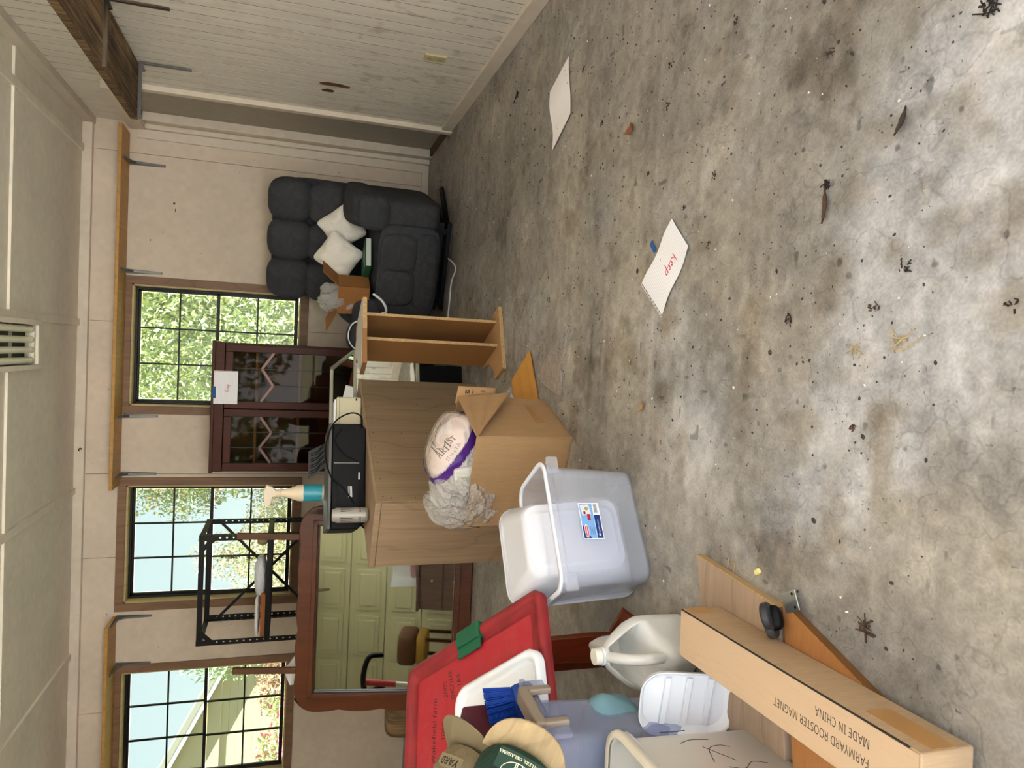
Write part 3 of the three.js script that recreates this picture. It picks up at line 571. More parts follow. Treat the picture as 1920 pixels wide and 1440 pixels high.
// ---------------------------------------------------------------- dark cabinet with two glass doors
{
  const x0 = -0.875, x1 = 0.01, df = 5.18, db = 5.6, H = 1.51;
  const c = thing('glass_door_cabinet', 'tall dark wood cabinet with two glass doors under the first window', 'cabinet');
  part(c, 'side_panel', rb(x0, x0 + 0.022, 0, H - 0.02, df + 0.022, db, 0.002), M.mahog); part(c, 'side_panel', rb(x1 - 0.022, x1, 0, H - 0.02, df + 0.022, db, 0.002), M.mahog);
  part(c, 'top_board', rb(x0 - 0.008, x1 + 0.008, H - 0.022, H, df - 0.004, db, 0.004), M.mahog);
  part(c, 'back_panel', rb(x0 + 0.022, x1 - 0.022, 0.02, H - 0.022, db - 0.012, db, 0), M.mahog);
  part(c, 'base_panel', rb(x0, x1, 0, 0.58, df + 0.002, df + 0.022, 0.002), M.mahog);
  for (const y of [0.6, 0.93, 1.215]) part(c, 'shelf', rb(x0 + 0.022, x1 - 0.022, y, y + 0.018, df + 0.06, db - 0.012, 0.002), mat(0x8a5a30, 0.5, { map: T.wood }));
  part(c, 'top_rail', rb(x0, x1, 1.43, H - 0.022, df, df + 0.022, 0.002), M.mahog);
  for (const [a, b, chev] of [[x0 + 0.012, -0.444, 0], [-0.438, x1 - 0.012, 1]]) {
    const f = df - 0.004, y0 = 0.59, y1 = 1.425, s = 0.05;
    const d = part(c, 'door', merge(rb(a, a + s, y0, y1, f, f + 0.02, 0.004), rb(b - s, b, y0, y1, f, f + 0.02, 0.004), rb(a + s, b - s, y0, y0 + s, f, f + 0.02, 0.004), rb(a + s, b - s, y1 - s, y1, f, f + 0.02, 0.004)), M.mahog);
    part(d, 'pane', rb(a + s - 0.004, b - s + 0.004, y0 + s - 0.004, y1 - s + 0.004, f + 0.008, f + 0.0105, 0), phys(0xe6dccb, 0.02, { transmission: 1, thickness: 0, ior: 1.22 }));
    const w = b - a - 2 * s;
    for (const k of [1, 2]) part(d, 'lead_strip', rb(a + s + w * k / 3 - 0.002, a + s + w * k / 3 + 0.002, y0 + s, y1 - s, f + 0.005, f + 0.008, 0), M.blackMetal);
    for (let k = 0; k < 3; k++) { const xa = a + s + w * k / 3, xb = xa + w / 3, up = (k + chev) % 2; part(d, 'fretwork_bar', bar([xa, up ? 1.19 : 1.115, -(f + 0.003)], [xb, up ? 1.115 : 1.19, -(f + 0.003)], 0.016, 0.004), chev ? mat(0xa4563a, 0.3, { map: T.chip }) : M.redWood); }
  }
  // note taped on the door
  const n = thing('taped_note', 'white notebook sheet reading Keep taped to the dark cabinet', 'note', [-0.297, 1.417, 5.171]);
  const g = new THREE.PlaneGeometry(0.224, 0.152, 8, 4); const P = g.attributes.position; for (let i = 0; i < P.count; i++) P.setZ(i, 0.0015 + 0.002 * Math.sin(P.getX(i) * 14));
  part(n, 'sheet', g, mat(0xffffff, 0.8, { map: canvas(448, 304, (c2, w, h) => { ruled(c2, w, h, false); c2.fillStyle = '#3a3530'; for (let y = 8; y < h; y += 14) c2.fillRect(w - 12, y, 7, 7); keepWord(c2, 170, 190, 76); }), side: THREE.DoubleSide }));
  part(n, 'tape_strip', bx(-0.075, 0.005, 0.062, 0.082, 0.0026, 0.0034, 0), M.blueTape, 'blue masking tape strip');
}

// ---------------------------------------------------------------- recliner
{
  const c = thing('recliner_chair', 'dark blue-grey corduroy recliner with puffy back in the corner', 'armchair', [0.69, 0, 5.12], -0.33);
  part(c, 'base_frame', merge(bx(-0.3, 0.3, 0.0, 0.03, -0.3, 0.3, 0.004), bx(-0.26, -0.22, 0.03, 0.12, -0.28, 0.3, 0.004), bx(0.22, 0.26, 0.03, 0.12, -0.28, 0.3, 0.004), bar([0.3, 0.02, 0.2], [0.48, 0.02, -0.12], 0.03, 0.02), bx(-0.3, 0.3, 0.05, 0.11, 0.26, 0.3, 0.004)), M.blackMetal);
  const at = (g, x, y, z, rx = 0) => { if (rx) g.rotateX(rx); return g.translate(x, y, z); };
  for (const s of [-1, 1]) {
    const a = part(c, 'arm', at(puff(0.19, 0.5, 0.8, 7, 12), s * 0.335, 0.34, 0.03), M.reclinerFlat);
    part(a, 'arm_pad', at(puff(0.25, 0.2, 0.72, 3.2, 18, (v, u) => { v.y += 0.008 * Math.sin(v.z * 26) * (u.y > 0 ? 1 : 0); if (u.z > 0.2) { v.y -= 0.1 * (u.z - 0.2) ** 2; v.x += 0; } }), s * 0.335, 0.6, 0.06), M.recliner);
    part(a, 'arm_front', at(puff(0.22, 0.2, 0.14, 3, 12), s * 0.335, 0.53, 0.4), M.recliner);
  }
  part(c, 'seat', at(puff(0.52, 0.2, 0.62, 4, 12), 0, 0.42, 0.05), M.recliner);
  const f = part(c, 'footrest', at(puff(0.6, 0.4, 0.1, 6, 14), -0.02, 0.29, 0.41), M.reclinerFlat);
  part(f, 'footrest_pad', at(puff(0.24, 0.24, 0.08, 3.4, 14), 0.1, 0.36, 0.45), M.reclinerFlat);
  part(f, 'footrest_pad', at(puff(0.24, 0.24, 0.08, 3.4, 14), -0.13, 0.36, 0.45), M.reclinerFlat);
  part(f, 'footrest_pad', at(puff(0.5, 0.15, 0.07, 4, 14), -0.01, 0.18, 0.445), M.reclinerFlat);
  const b = part(c, 'backrest', at(puff(0.84, 0.78, 0.14, 5, 14), 0, 0.78, -0.31, -0.2), M.reclinerFlat);
  for (let i = -1; i <= 1; i++) for (let j = 0; j < 2; j++) {
    const g = puff(0.3, 0.31, 0.22, 2.9, 16, (v) => { v.z += 0.006 * fbm(v.x * 14 + i * 7, v.y * 14 + j * 5, 3); });
    at(g, i * 0.275, j ? 0.16 : -0.11, 0.1); g.rotateX(-0.2); g.translate(0, 0.86, -0.3);
    part(b, 'back_cushion', g, M.recliner);
  }
}
// what lies on the recliner
function pillowGeo(w, h, t, s0) {
  return puff(w, h, t, 6, 18, (v, u) => { const k = (1 - Math.abs(u.x) ** 3.2) * (1 - Math.abs(u.y) ** 3.2); v.z *= 0.12 + 0.88 * Math.max(0, k) ** 0.6; v.z += 0.03 * (Math.abs(fbm(v.x * 13 + s0, v.y * 13, 3) - 0.5) * 2 - 0.3); v.x *= 1 - 0.1 * (1 - u.y * u.y) * Math.abs(u.x); v.y *= 1 - 0.1 * (1 - u.x * u.x) * Math.abs(u.y); });
}
{
  const p = solo('throw_pillow', 'white pillow resting against the right arm of the recliner', 'pillow', pillowGeo(0.27, 0.27, 0.13, 1), M.pillow, [0.83, 0.7, 5.06], -0.5, 'white pillows on the recliner'); p.rotation.z = 0.6; p.rotation.x = -0.3;
  const q = solo('throw_pillow', 'creased white pillow beside the small carton on the recliner', 'pillow', pillowGeo(0.28, 0.26, 0.13, 5), M.pillow, [0.63, 0.72, 4.98], -0.2, 'white pillows on the recliner'); q.rotation.z = 0.95; q.rotation.x = -0.25;
  const c = thing('small_carton', 'small open brown carton with bubble wrap on the recliner', 'box', [0.365, 0.525, 4.86], -0.55);
  const w = 0.2, d = 0.17, h = 0.2;
  part(c, 'box_body', merge(bx(-w / 2, w / 2, 0, 0.004, -d / 2, d / 2, 0), bx(-w / 2, -w / 2 + 0.004, 0, h, -d / 2, d / 2, 0), bx(w / 2 - 0.004, w / 2, 0, h, -d / 2, d / 2, 0), bx(-w / 2, w / 2, 0, h, -d / 2, -d / 2 + 0.004, 0), bx(-w / 2, w / 2, 0, h, d / 2 - 0.004, d / 2, 0)), M.cardOrange);
  part(c, 'flap', bar([-w / 2, h, 0], [-w / 2 - 0.14, h + 0.06, 0], 0.004, d).scale(1, 1, 1), M.cardOrange);
  part(c, 'flap', bar([w / 2, h, 0], [w / 2 + 0.09, h + 0.1, 0], 0.004, d), M.cardOrange);
  solo('bubble_wrap', 'crumpled clear bubble wrap bulging from the small carton', 'bubble wrap', puff(0.19, 0.24, 0.16, 3, 22, (v) => { const n = fbm(v.x * 22 + 3, v.y * 22 + v.z * 17, 3) - 0.5; v.multiplyScalar(1 + n * 0.55); }), phys(0xffffff, 0.08, { transmission: 0.72, thickness: 0, clearcoat: 0.5, bumpMap: T.crumple, bumpScale: 0.02 }), [0.345, 0.72, 4.88], 0.4);
  const b = thing('ring_binder', 'green plastic binder lying on the recliner seat', 'binder', [0.6, 0.522, 4.86], 0.35);
  part(b, 'cover', bx(-0.1, 0.1, 0, 0.045, -0.12, 0.12, 0.006), M.greenPlastic); part(b, 'spine_edge', bx(-0.098, 0.098, 0.008, 0.037, 0.119, 0.1215, 0.0), mat(0xd8dcd2, 0.5));
  solo('plastic_strap', 'thin white plastic strap hanging on the recliner footrest', 'strap', tube([[0.0, 0.08, 0.0], [-0.03, 0.03, 0.02], [-0.07, 0.0, 0.03], [-0.11, -0.005, 0.03], [-0.12, 0.02, 0.02]], 0.008, 8), M.whitePlastic, [0.36, 0.44, 4.6], -0.3);
  solo('power_cord', 'white extension cord on the floor under the recliner', 'cord', tube([onY(842, 485), onY(850, 492), onY(856, 505), onY(848, 530), onY(845, 560), onY(842, 590), onY(842, 620)].map((p) => [p[0], 0.006, -p[2]]), 0.005, 6, 60), M.whitePlastic);
  const s = thing('sports_bag', 'black and grey sports bag behind the chipboard hutch', 'bag', [0.085, 0, 4.42], 0.1);
  part(s, 'bag_body', puff(0.24, 0.69, 0.2, 3.2, 14).translate(0, 0.345, 0), mat(0x26262a, 0.7)); part(s, 'piping', tube([[-0.1, 0.55, 0.075], [-0.085, 0.64, 0.07], [-0.02, 0.68, 0.06], [0.06, 0.66, 0.07], [0.1, 0.58, 0.075]], 0.004), M.whitePlastic, 'white piping'); part(s, 'stripe', tube([[-0.07, 0.58, 0.09], [0.0, 0.63, 0.085], [0.07, 0.58, 0.09]], 0.01), M.greyPlastic);
}

// ---------------------------------------------------------------- hutch of raw board standing on its end
{
  const c = thing('chipboard_hutch', 'raw chipboard desk hutch standing on its end beside the oak desk', 'hutch', [0.251, 0, 3.451], 0.4);
  const end = (y0, y1) => { const o = [[0, 0], [-0.333, 0], [-0.338, 0.14]]; for (let k = 1; k <= 8; k++) { const a = k / 8 * Math.PI / 2; o.push([-0.338 + 0.135 * Math.sin(a) * 1.0, 0.14 + 0.18 * (1 - Math.cos(a))]); } o.push([-0.2, 0.34], [0, 0.34]); const g = flatPlate(o, y1 - y0, 0.001); g.rotateX(-Math.PI / 2); g.translate(0, y0, 0); return muv(g); };
  const top = part(c, 'end_board', end(0.668, 0.686), M.mdf); part(top, 'torn_laminate', (() => { const o = [[-0.002, 0.012], [-0.2, 0.02], [-0.325, 0.03], [-0.33, 0.13], [-0.2, 0.26], [-0.19, 0.33], [-0.1, 0.335], [-0.09, 0.28], [-0.06, 0.3], [-0.04, 0.22], [-0.015, 0.25]]; const g = flatPlate(o, 0.003); g.rotateX(-Math.PI / 2); g.translate(0, 0.6865, 0); return muv(g); })(), mat(0xd9d5cc, 0.7, { map: T.card }), 'white laminate torn at the back edge');
  part(top, 'edge_strip', bx(-0.16, 0.0005, 0.667, 0.687, -0.001, 0.0015, 0), M.mdfEdge);
  const bot = part(c, 'end_board', end(0, 0.018), mat(0xc79a66, 0.6, { map: T.card })); part(bot, 'edge_strip', bx(-0.333, 0.0005, 0, 0.018, -0.0005, 0.0015, 0), M.mdfEdge);
  for (const [x, z] of [[-0.052, -0.055], [-0.178, -0.06]]) { const s = part(c, 'shelf_board', bx(x - 0.014, x, 0.018, 0.668, -0.33, z, 0.001), M.mdf); part(s, 'edge_strip', bx(x - 0.0145, x + 0.0005, 0.019, 0.667, z - 0.0005, z + 0.0015, 0), M.mdfEdge); }
}
// ---------------------------------------------------------------- mirrored display case
{
  const c = thing('display_case', 'small mirrored display case with aluminium edges behind the oak desk', 'display case', [-0.33, 0, 4.28], 0.35);
  part(c, 'plinth', bx(-0.24, 0.24, 0, 0.27, -0.2, 0.1, 0.004), M.blackPlastic);
  part(c, 'mirror_panel', bx(-0.29, 0.29, 0.29, 0.64, 0.135, 0.14, 0), M.mirror, 'mirrored front panel');
  part(c, 'body', bx(-0.29, 0.29, 0.28, 0.63, -0.2, 0.13, 0), mat(0xd9dccb, 0.5));
  const lid = bx(-0.29, 0.29, 0, 0.006, 0, 0.34, 0); lid.rotateX(0.3); lid.translate(0, 0.75, -0.19); part(c, 'slanted_lid', lid, M.mirror, 'mirrored sloping top');
  for (const s of [-1, 1]) { part(c, 'edge_trim', bar([s * 0.29, 0.65, 0.14], [s * 0.29, 0.76, -0.2], 0.018, 0.018), M.alu); part(c, 'edge_trim', bx(s * 0.29 - 0.009, s * 0.29 + 0.009, 0.28, 0.65, 0.128, 0.146, 0.002), M.alu); part(c, 'side_panel', flatPlate([[-0.14, 0.28], [0.2, 0.28], [0.2, 0.755], [-0.14, 0.645]], 0.004).rotateY(Math.PI / 2).translate(s * 0.288, 0, 0), M.mirror); }
  part(c, 'edge_trim', bx(-0.29, 0.29, 0.27, 0.29, 0.13, 0.146, 0.002), M.alu); part(c, 'edge_trim', bx(-0.29, 0.29, 0.635, 0.652, 0.13, 0.146, 0.002), M.alu); part(c, 'edge_trim', bx(-0.29, 0.29, 0.75, 0.768, -0.205, -0.19, 0.002), M.alu);
}

// ---------------------------------------------------------------- oak desk and what stands on it
const DESK = [-0.63, 0, 2.94], DTURN = Math.atan2(0.98, 0.47);
const deskPt = (x, z, y = 0.65) => [DESK[0] + x * Math.cos(DTURN) + z * Math.sin(DTURN), y, DESK[2] + x * Math.sin(DTURN) - z * Math.cos(DTURN)];
{
  const c = thing('oak_desk', 'light oak veneer desk with its plain back towards the open floor', 'desk', DESK, DTURN);
  part(c, 'desk_top', bx(-0.004, 1.095, 0.622, 0.65, -0.345, 0.004, 0.006), M.oak);
  const bp = part(c, 'back_panel', (() => { const r = 0.02, L = 1.075, H = 0.634, o = [[0.012, 0], [L, 0], [L, H]]; for (let k = 0; k <= 5; k++) { const a = Math.PI / 2 + k / 5 * Math.PI / 2; o.push([0.012 + r + r * Math.cos(a), H - r + r * Math.sin(a)]); } return flatPlate(o, 0.005, 0.001).translate(0, 0.002, 0.001); })(), M.oakPanel);
  const nl = []; for (let k = 0; k < 9; k++) nl.push([0.04 + k * 0.125, 0.615]); for (let k = 0; k < 6; k++) nl.push([0.03, 0.08 + k * 0.1]); for (let k = 0; k < 4; k++) nl.push([0.54, 0.12 + k * 0.12], [0.82, 0.15 + k * 0.11]);
  part(bp, 'nail_heads', merge(nl.map(([x, y]) => { const n = cyl(0.0028, 0.0028, 0.002, 6); n.rotateX(Math.PI / 2); return n.translate(x, y, 0.0072); })), mat(0x2b1c0e, 0.6)).userData.kind = 'stuff';
  part(c, 'side_panel', bx(0, 0.018, 0, 0.622, -0.34, -0.001, 0.002), M.oak); part(c, 'edge_strip', bx(-0.0015, 0.0005, 0.596, 0.622, -0.34, -0.002, 0), M.oak);
  part(c, 'side_panel', bx(1.072, 1.09, 0, 0.622, -0.34, -0.001, 0.002), M.oak);
  part(c, 'inner_shelf', bx(0.018, 1.072, 0.3, 0.318, -0.33, -0.01, 0.002), M.oak);
}
{
  const p = thing('printer', 'black inkjet printer with trailing cables on the oak desk', 'printer', [-0.63, 0.651, 3.5], 0.3);
  const w = 0.48, h = 0.145, d = 0.33;
  part(p, 'body', (() => { const o = [[-w / 2, 0.03], [-w / 2 + 0.03, 0.0], [w / 2 - 0.02, 0], [w / 2, 0.02], [w / 2, h], [-w / 2, h]]; const g = flatPlate(o, d - 0.01, 0.004); return g.translate(0, 0.004, -d / 2); })(), M.blackPlastic);
  part(p, 'scanner_lid', bx(-w / 2 - 0.004, w / 2 + 0.004, h + 0.008, h + 0.026, -d / 2, d / 2 + 0.004, 0.005), mat(0x4c4846, 0.35, { metalness: 0.3 }));
  part(p, 'rear_cover', bx(-0.2, 0.02, 0.03, h - 0.02, d / 2, d / 2 + 0.006, 0.003), M.blackPlastic);
  part(p, 'seam_strip', bx(0.055, 0.06, 0.03, h, d / 2, d / 2 + 0.005, 0), mat(0x6c6a66, 0.4));
  part(p, 'label_sticker', new THREE.PlaneGeometry(0.05, 0.018).rotateZ(0.05).translate(-0.075, 0.07, d / 2 + 0.0068), mat(0xffffff, 0.6, { map: canvas(200, 72, (g, W, H) => { g.fillStyle = '#c9c9c7'; g.fillRect(0, 0, W, H); g.fillStyle = '#222'; for (let x = 40; x < 190; x += 1 + (x * 7) % 5) g.fillRect(x, 8, 2, 28); g.font = '14px sans-serif'; g.fillText('A 00517 2894', 44, 58); g.strokeRect(6, 12, 24, 24); }) }), 'white label with bar code');
  part(p, 'usb_plug', bx(-0.02, 0.012, 0.028, 0.034, d / 2 + 0.006, d / 2 + 0.016, 0.001), M.whitePlastic);
  part(p, 'cable', tube([[0.22, 0.02, d / 2 + 0.02], [0.27, 0.03, d / 2 + 0.05], [0.285, 0.08, d / 2 + 0.04], [0.24, 0.15, d / 2 + 0.015], [0.12, 0.185, d / 2 + 0.01], [0.0, 0.16, d / 2 + 0.012], [-0.06, 0.1, d / 2 + 0.01], [-0.13, 0.05, d / 2 + 0.01]], 0.0035, 6, 60), M.blackPlastic);
  part(p, 'cable', tube([[0.06, 0.03, d / 2 + 0.008], [0.1, 0.1, d / 2 + 0.012], [0.16, 0.14, d / 2 + 0.012], [0.22, 0.11, d / 2 + 0.01]], 0.0022, 6, 30), M.blackPlastic);
  part(p, 'power_cord', tube([[-0.18, 0.03, d / 2 - 0.04], [-0.23, 0.0, d / 2 - 0.1], [-0.245, -0.06, d / 2 - 0.14], [-0.26, -0.3, d / 2 - 0.16]], 0.004, 6, 30), M.blackPlastic);
  // ridged paper support above the lid
  const q = [onD(578, 897, 3.62), onD(579, 846, 3.62), onD(621, 826, 3.55), onD(616, 872, 3.55)];
  const inv = (a) => { const v = toThree(a).sub(p.position); v.applyAxisAngle(new THREE.Vector3(0, 1, 0), -0.3); return v; };
  const loc = q.map(inv).map((v) => [v.x, v.y, -v.z]);
  const tr = part(p, 'paper_support', quadPlate(loc, 0.004), M.greyPlastic);
  const L = (u, v) => { const a = [0, 1, 2].map((k) => loc[0][k] + (loc[1][k] - loc[0][k]) * u), b = [0, 1, 2].map((k) => loc[3][k] + (loc[2][k] - loc[3][k]) * u); const c = a.map((k, i) => k + (b[i] - k) * v); return [c[0], c[1], -c[2] + 0.004]; };
  for (const u of [0.12, 0.34, 0.56, 0.78]) for (const o of [0, 0.08]) part(tr, 'rib', tube([L(u + o, 0.1), L(u + o - 0.03, 0.4), L(u + o + 0.08, 0.6), L(u + o + 0.1, 0.95)], 0.0022, 5), M.blackPlastic);
}
{
  const b = thing('spray_bottle', 'white trigger spray bottle with teal label on the printer', 'bottle', [-0.69, 0.826, 3.49], 0);
  part(b, 'bottle_body', lathe([[0, 0], [0.036, 0.001], [0.039, 0.006], [0.039, 0.11], [0.036, 0.128], [0.026, 0.15], [0.017, 0.19], [0.015, 0.205], [0.0, 0.205]]), mat(0xe2cfb0, 0.4));
  part(b, 'label_band', lathe([[0.0392, 0.012], [0.0397, 0.012], [0.0397, 0.098], [0.0392, 0.098]]), mat(0xffffff, 0.35, { map: canvas(256, 128, (g, w, h) => { g.fillStyle = '#2f93a3'; g.fillRect(0, 0, w, h); g.fillStyle = '#d6cf2c'; g.fillRect(0, h - 12, w, 12); g.fillStyle = 'rgba(255,255,255,0.45)'; for (let k = 0; k < 5; k++) g.fillRect(10 + k * 52, 40 + (k % 2) * 14, 34, 4); }) }), 'teal label with yellow band');
  part(b, 'collar', cyl(0.017, 0.018, 0.024, 16).translate(0, 0.212, 0), mat(0xd8c6a8, 0.5));
  part(b, 'trigger_head', merge(flatPlate([[-0.055, 0.245], [-0.05, 0.268], [0.01, 0.275], [0.038, 0.262], [0.03, 0.24], [0.012, 0.222], [-0.012, 0.222], [-0.014, 0.238]], 0.022, 0.002).translate(0, 0, -0.011), bx(-0.063, -0.05, 0.246, 0.266, -0.009, 0.009, 0.002)), mat(0xd9c9ae, 0.45));
  part(b, 'trigger', tube([[-0.03, 0.242, 0], [-0.034, 0.22, 0], [-0.044, 0.198, 0]], 0.005, 6), mat(0xd9c9ae, 0.45));
}
{
  const b = thing('drink_can', 'tall silver-white drink can with claw mark on the oak desk', 'can', [-0.722, 0.651, 3.15], 0.3);
  const art = canvas(512, 256, (g, w, h) => {
    g.fillStyle = '#e4e1da'; g.fillRect(0, 0, w, h); g.strokeStyle = '#6f6c78'; g.fillStyle = '#6f6c78'; g.lineCap = 'round';
    for (const cx of [64, 192, 320, 448]) { for (let k = -1; k <= 1; k++) { g.beginPath(); g.moveTo(cx + k * 26 - 9, 60); g.lineTo(cx + k * 26 + 7, 50); g.lineTo(cx + k * 24 + 4, 110); g.lineTo(cx + k * 22 + 7, 150 + (k ? 0 : 14)); g.lineTo(cx + k * 22 - 5, 118); g.lineTo(cx + k * 25 - 7, 90); g.closePath(); g.fill(); } g.font = 'bold 25px sans-serif'; g.fillStyle = '#34323a'; g.fillText('ULTRA', cx - 40, 200); g.font = '11px sans-serif'; g.fillText('ZERO SUGAR', cx - 34, 218); g.fillText('ENERGY DRINK', cx - 40, 234); g.fillStyle = '#6f6c78'; }
  });
  const body = lathe([[0.0, 0.0], [0.022, 0.0], [0.031, 0.008], [0.033, 0.014], [0.033, 0.138], [0.0265, 0.152], [0.027, 0.156], [0.0255, 0.157], [0.024, 0.153], [0, 0.153]], 36);
  { const P = body.attributes.position, U = body.attributes.uv; for (let i = 0; i < P.count; i++) U.setY(i, P.getY(i) / 0.157); }
  part(b, 'can_body', body, mat(0xb8b4ae, 0.35, { map: art, metalness: 0.15 }));
  part(b, 'pull_tab', bx(-0.008, 0.008, 0.1535, 0.155, -0.013, 0.011, 0.0005), M.steel);
}
{
  const b = thing('beige_box', 'small beige plastic box with a dark slot on the oak desk', 'box', [-0.335, 0.651, 3.72], 0.25);
  part(b, 'case', bx(-0.085, 0.085, 0, 0.125, -0.05, 0.05, 0.01), mat(0xcfc7a6, 0.5)); part(b, 'slot', bx(0.066, 0.078, 0.022, 0.029, 0.049, 0.051, 0), M.blackPlastic);
  part(b, 'seam', bx(-0.082, 0.082, 0.108, 0.11, 0.0485, 0.0508, 0), mat(0x7a745c, 0.5));
  solo('white_sheets', 'small stack of white sheets lying on the beige box', 'paper', bx(-0.12, 0.075, 0, 0.008, -0.055, 0.055, 0.001), M.paper, [-0.34, 0.777, 3.72], 0.25);
}

// ---------------------------------------------------------------- black perforated rack
{
  const x0 = -2.0, x1 = -1.265, d0 = 5.0, d1 = 5.47, H = 1.535, c = thing('metal_rack', 'black perforated steel shelving rack in front of the middle window', 'rack');
  const strip = (w) => { const s = new THREE.Shape([[0, 0], [w, 0], [w, H], [0, H]].map((p) => new THREE.Vector2(...p))); for (let y = 0.86; y < H - 0.05; y += 0.042) { const h = new THREE.Path(); h.absarc(w * 0.55, y, 0.0062, 0, 6.2832, true); s.holes.push(h); } return muv(new THREE.ExtrudeGeometry(s, { depth: 0.002, bevelEnabled: false, curveSegments: 4 })); };
  for (const [x, sx] of [[x0, 1], [x1, -1]]) for (const [d, sd] of [[d0, 1], [d1, -1]]) {
    const a = strip(0.036); if (sx < 0) a.translate(-0.036, 0, 0); a.translate(x, 0, -d);
    const b = strip(0.036); b.rotateY(Math.PI / 2); if (sd < 0) b.translate(0, 0, 0.036); b.translate(x, 0, -d);
    part(c, 'post', merge(a, b), M.blackMetal);
  }
  for (const y of [1.5, 1.075, 0.6, 0.12]) {
    for (const d of [d0 + 0.002, d1 - 0.004]) part(c, 'beam', rb(x0, x1, y, y + 0.034, d, d + 0.002, 0), M.blackMetal);
    for (const x of [x0 + 0.002, x1 - 0.004]) part(c, 'beam', rb(x, x + 0.002, y, y + 0.034, d0, d1, 0), M.blackMetal);
    if (y < 1.4) part(c, 'shelf', rb(x0 + 0.006, x1 - 0.006, y + 0.02, y + 0.03, d0 + 0.006, d1 - 0.006, 0), mat(0x1a1816, 0.7));
  }
  part(c, 'brace', bar([x1, 1.46, -d1 + 0.01], [x0, 0.75, -d1 + 0.01], 0.02, 0.003), M.blackMetal); part(c, 'brace', bar([x0, 1.46, -d1 + 0.015], [x1, 0.75, -d1 + 0.015], 0.02, 0.003), M.blackMetal);
  for (const [x, s] of [[x0, 1], [x1, -1]]) part(c, 'gusset', bar([x + s * 0.012, 1.43, -d0 + 0.004], [x + s * 0.1, 1.52, -d0 + 0.004], 0.03, 0.002), M.blackMetal);
  // on its shelf
  const sy = 1.106;
  for (let k = 0; k < 5; k++) solo('paper_folder', ['lowest brown paper folder of the stack on the black rack', 'second lowest brown paper folder of the stack on the black rack', 'middle brown paper folder of the stack on the black rack', 'second highest brown paper folder of the stack on the black rack', 'topmost brown paper folder of the stack on the black rack'][k], 'folder', bx(-0.15, 0.15, 0, 0.006, -0.11, 0.11, 0), mat(k % 2 ? 0xb06a35 : 0xa05c2c, 0.8), [-1.83 + rr(-0.01, 0.01), sy + k * 0.0065, 5.14], rr(-0.05, 0.05), 'brown folders on the rack');
  solo('crumpled_paper', 'curled white paper lying on the brown folders', 'paper', puff(0.27, 0.026, 0.19, 4, 16, (v) => { v.y += 0.014 * fbm(v.x * 18, v.z * 18, 3); }), M.paper, [-1.86, sy + 0.05, 5.13], 0.1);
  solo('plastic_mailer', 'shiny grey-white plastic mailer bag on the black rack', 'mailer', puff(0.27, 0.075, 0.2, 3, 20, (v, u) => { v.y += 0.02 * (fbm(v.x * 20, v.z * 20, 3) - 0.4) * (u.y > 0 ? 1 : 0.2); }), phys(0xe3e4e8, 0.25, { bumpMap: T.crumple, bumpScale: 0.008, clearcoat: 0.4 }), [-1.58, sy + 0.041, 5.13], -0.05);
  solo('work_glove', 'small tan work glove hanging on the rack shelf edge', 'glove', puff(0.05, 0.07, 0.1, 3, 10, (v) => { v.x += 0.012 * (fbm(v.y * 40, v.z * 30, 2) - 0.5); }), mat(0xa8966c, 0.9), [-1.33, sy + 0.036, 5.08], 0.2);
}

